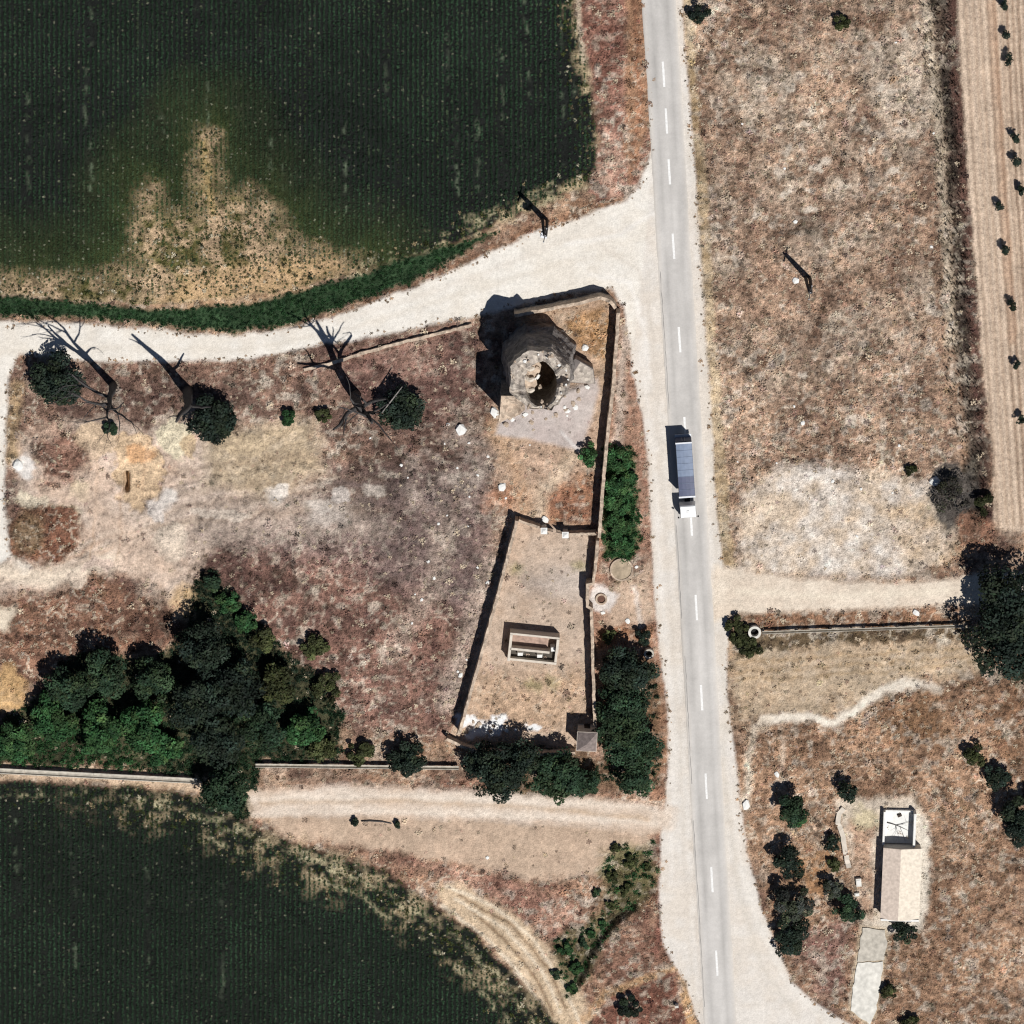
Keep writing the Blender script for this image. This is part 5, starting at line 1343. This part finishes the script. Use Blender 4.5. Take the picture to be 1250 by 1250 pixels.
# concrete ramp in two pours
rp = empty('concrete_ramp', (P(1060, 1190).x, P(1060, 1190).y, 0)); o_ = P(1060, 1190)
def rag(pts, z, nm, m):
    q = []
    rr = random.Random(len(pts) + 3)
    for a, b in zip(pts, pts[1:] + pts[:1]):
        A, B = P(*a), P(*b); n = max(1, int((B - A).length / .7))
        for k in range(n):
            w = A.lerp(B, k / n); q.append((w.x - o_.x + rr.uniform(-.12, .12), w.y - o_.y + rr.uniform(-.12, .12)))
    MB().prism(q, -.2, z).build(nm, M[m], rp)
rag([(1053, 1132), (1080, 1135), (1083, 1150), (1079, 1172), (1047, 1173), (1050, 1150)], .20, 'upper_slab', 'concrete')
rag([(1047, 1174.5), (1078, 1174), (1073, 1210), (1069, 1236), (1062, 1250), (1038, 1233), (1041, 1205)], .17, 'lower_slab', 'pale_concrete')
tag(rp, 'long pale concrete ramp leading south-west from the house', 'ramp')

# ------------------------------------------------------------------ irrigation flumes, basin, well heads
def flume(label, a, b, h=.9, n=None, w=.42):
    A, B = P(*a), P(*b); L = (B - A).length
    ang = math.atan2((B - A).y, (B - A).x); root = empty('concrete_flume', (A.x, A.y, 0), ang)
    n = max(2, int(L / 5.0)); sl = L / n
    for k in range(n):
        xs = (k * sl + .015, (k + 1) * sl - .015); vs = []; prof = [(-w, h + .35), (-w * .75, h + .35), (-w * .6, h + .1), (0, h - .05), (w * .6, h + .1), (w * .75, h + .35), (w, h + .35), (w * .75, h), (0, h - .2), (-w * .75, h)]
        m = len(prof)
        for x_ in xs: vs += [(x_, y_, z_) for y_, z_ in prof]
        MB().add(vs, [(i, (i + 1) % m, m + (i + 1) % m, m + i) for i in range(m)] + [tuple(range(m - 1, -1, -1)), tuple(range(m, 2 * m))]).build('trough', M['concrete'], root)
        MB().box((k * sl + .2, 0, (h - .12) / 2 - .1), (.3, .6, h - .12 + .2 - .1)).build('support', M['concrete'], root)
    return tag(root, label, 'flume', 'raised concrete irrigation flumes')
flume('long thin concrete flume running from the round basin to the big eastern tree', (930, 770), (1176, 762), .7, w=.22)
flume('raised concrete flume along the western thicket to the field corner', (-12, 938), (241, 951), .7, w=.45)
flume('raised concrete flume west of the compound, above the south track', (312, 932), (560, 935), .7, w=.3)
c = P(921, 770); bs = empty('round_basin', (c.x, c.y, 0))
MB().ring((0, 0), .62, 1.0, -.3, 1.0).build('wall', M['pale_concrete'], bs); MB().ring((0, 0), .0, .63, -.2, .05, 20).build('floor', M['dark'], bs)
tag(bs, 'round white-rimmed concrete basin at the road end of the flume', 'basin')
c = P(792, 796); bs = empty('water_tank', (c.x, c.y, 0))
MB().ring((0, 0), .5, .78, -.3, 1.1).build('wall', M['concrete'], bs); MB().ring((0, 0), .0, .51, -.2, .1, 20).build('floor', M['dark'], bs)
tag(bs, 'small round tank with black mouth beside the roadside trees', 'tank')
c = P(758, 694); bs = empty('threshing_ring', (c.x, c.y, 0))
MB().ring((0, 0), .0, 1.6, -.2, .32, 30).build('floor', mat('old_floor', C(178, 160, 136), .9, .4, 1.5, .2), bs)
MB().ring((0.1, -0.1), 1.55, 1.8, -.2, .38, 30).build('kerb', M['wall'], bs)
tag(bs, 'round pale stone platform with kerb at the southern end of the hedge', 'platform')
c = P(734, 731); bs = empty('well_head', (c.x, c.y, 0))
MB().ring((0, 0), .62, .9, -.2, .3, 24).build('wall', M['wall'], bs); MB().ring((0, 0), .0, .63, -.2, .08, 20).build('floor', mat('well_floor', C(110, 80, 66), .9, .3, 2), bs)
tag(bs, 'white round well head on the pale pad outside the eastern wall', 'well')

# ------------------------------------------------------------------ power poles
def pole(label, px, py, h=10.5, trafo=True):
    p = G(px, py); root = empty('power_pole', p, math.radians(-12)); M_p = M['dead_bark']
    MB().tube([(-.36, 0, -.3), (-.25, 0, h * .55), (-.16, 0, h)], [.26, .23, .18], 9).build('post', M_p, root, smooth=True)
    MB().tube([(.36, 0, -.3), (.25, 0, h * .55), (.16, 0, h)], [.26, .23, .18], 9).build('post', M_p, root, smooth=True)
    MB().box((0, 0, h * .45), (1.0, .12, .14)).build('brace', M_p, root)
    arm = MB().box((0, 0, h - .35), (.14, 2.4, .16)).build('cross_arm', M_p, root)
    for y_ in (-1.05, 0, 1.05):
        MB().tube([(0, y_, h - .27), (0, y_, h - .15), (0, y_, h + .05)], [.05, .11, .05], 8).build('insulator', M['rail'], arm)
    if trafo:
        t = MB().box((0, -.75, h * .66), (1.0, .8, 1.1), 0, .95).build('transformer', M['rail'], root)
        for y_ in (-.3, 0, .3): MB().tube([(y_, -.75, h * .66 + .55), (y_, -.75, h * .66 + .85)], .06, 6).build('bushing', M['black'], t)
    return tag(root, label, 'power pole', 'wooden power poles')
pole('two-legged power pole carrying a transformer beside the pale track', 665, 268, 10.5, True)
pole('two-legged power pole standing alone in the eastern scrub', 986, 339, 9.5, False)

# marker and stones
c = G(826, 1226); mk = empty('road_marker', c)
MB().box((0, 0, .5), (.55, .4, 1.2), .1, .85).build('post', M['white'], mk); MB().box((0, 0, 1.12), (.5, .36, .12), .1).build('cap', M['pale_concrete'], mk)
tag(mk, 'short white roadside marker post at the southern edge', 'marker')
g_ = 'pale stones scattered over the eastern scrub'
for k in range(46):
    px = rr.uniform(880, 1140); py = rr.choice([rr.uniform(40, 340), rr.uniform(340, 700)])
    stone(px, py, rr.uniform(.14, .34), 'small pale stone lying in the eastern scrub', g_)
for k in range(40):
    stone(rr.gauss(548, 34), rr.gauss(585, 40), rr.uniform(.14, .36), 'small pale stone on the brown ground west of the tower yard', 'pale stones west of the tower yard')
for k in range(34):
    t = rr.random(); a_, b_ = ((545, 640), (482, 800)) if k % 2 else ((604, 690), (548, 856))
    stone(a_[0] + (b_[0] - a_[0]) * t + rr.gauss(0, 7), a_[1] + (b_[1] - a_[1]) * t + rr.gauss(0, 7), rr.uniform(.18, .45), 'pale rubble stone on the slope below the slanting western wall', 'rubble below the slanting wall', 'rubble_stone')
for k in range(26):
    stone(rr.gauss(592, 26), rr.gauss(889, 6), rr.uniform(.15, .42), 'white rubble stone inside the southern wall of the lower yard', 'white rubble in the lower yard')
for (px, py, s, lb) in ((971, 342, .6, 'pale stone at the foot of the eastern power pole'), (1141, 587, .9, 'white boulder at the north-western rim of the dark patch'), (1118, 748, .6, 'white stone above the thin flume'), (980, 516, .4, 'lone white stone in the middle of the eastern scrub'),
                        (595, 1047, .3, 'single white stone on the bare sand south of the track'), (911, 982, .8, 'white boulder on the verge of the widening road'), (948, 945, .5, 'pale boulder right of the white verge boulder'), (777, 692, .3, 'white stone beside the round platform'),
                        (736, 748, .35, 'white stone below the well head'), (766, 758, .4, 'white stone on the rusty soil near the roadside trees'), (22, 567, .9, 'large white boulder near the western side track')):
    stone(px, py, s, lb, None, 'boulder', 0)
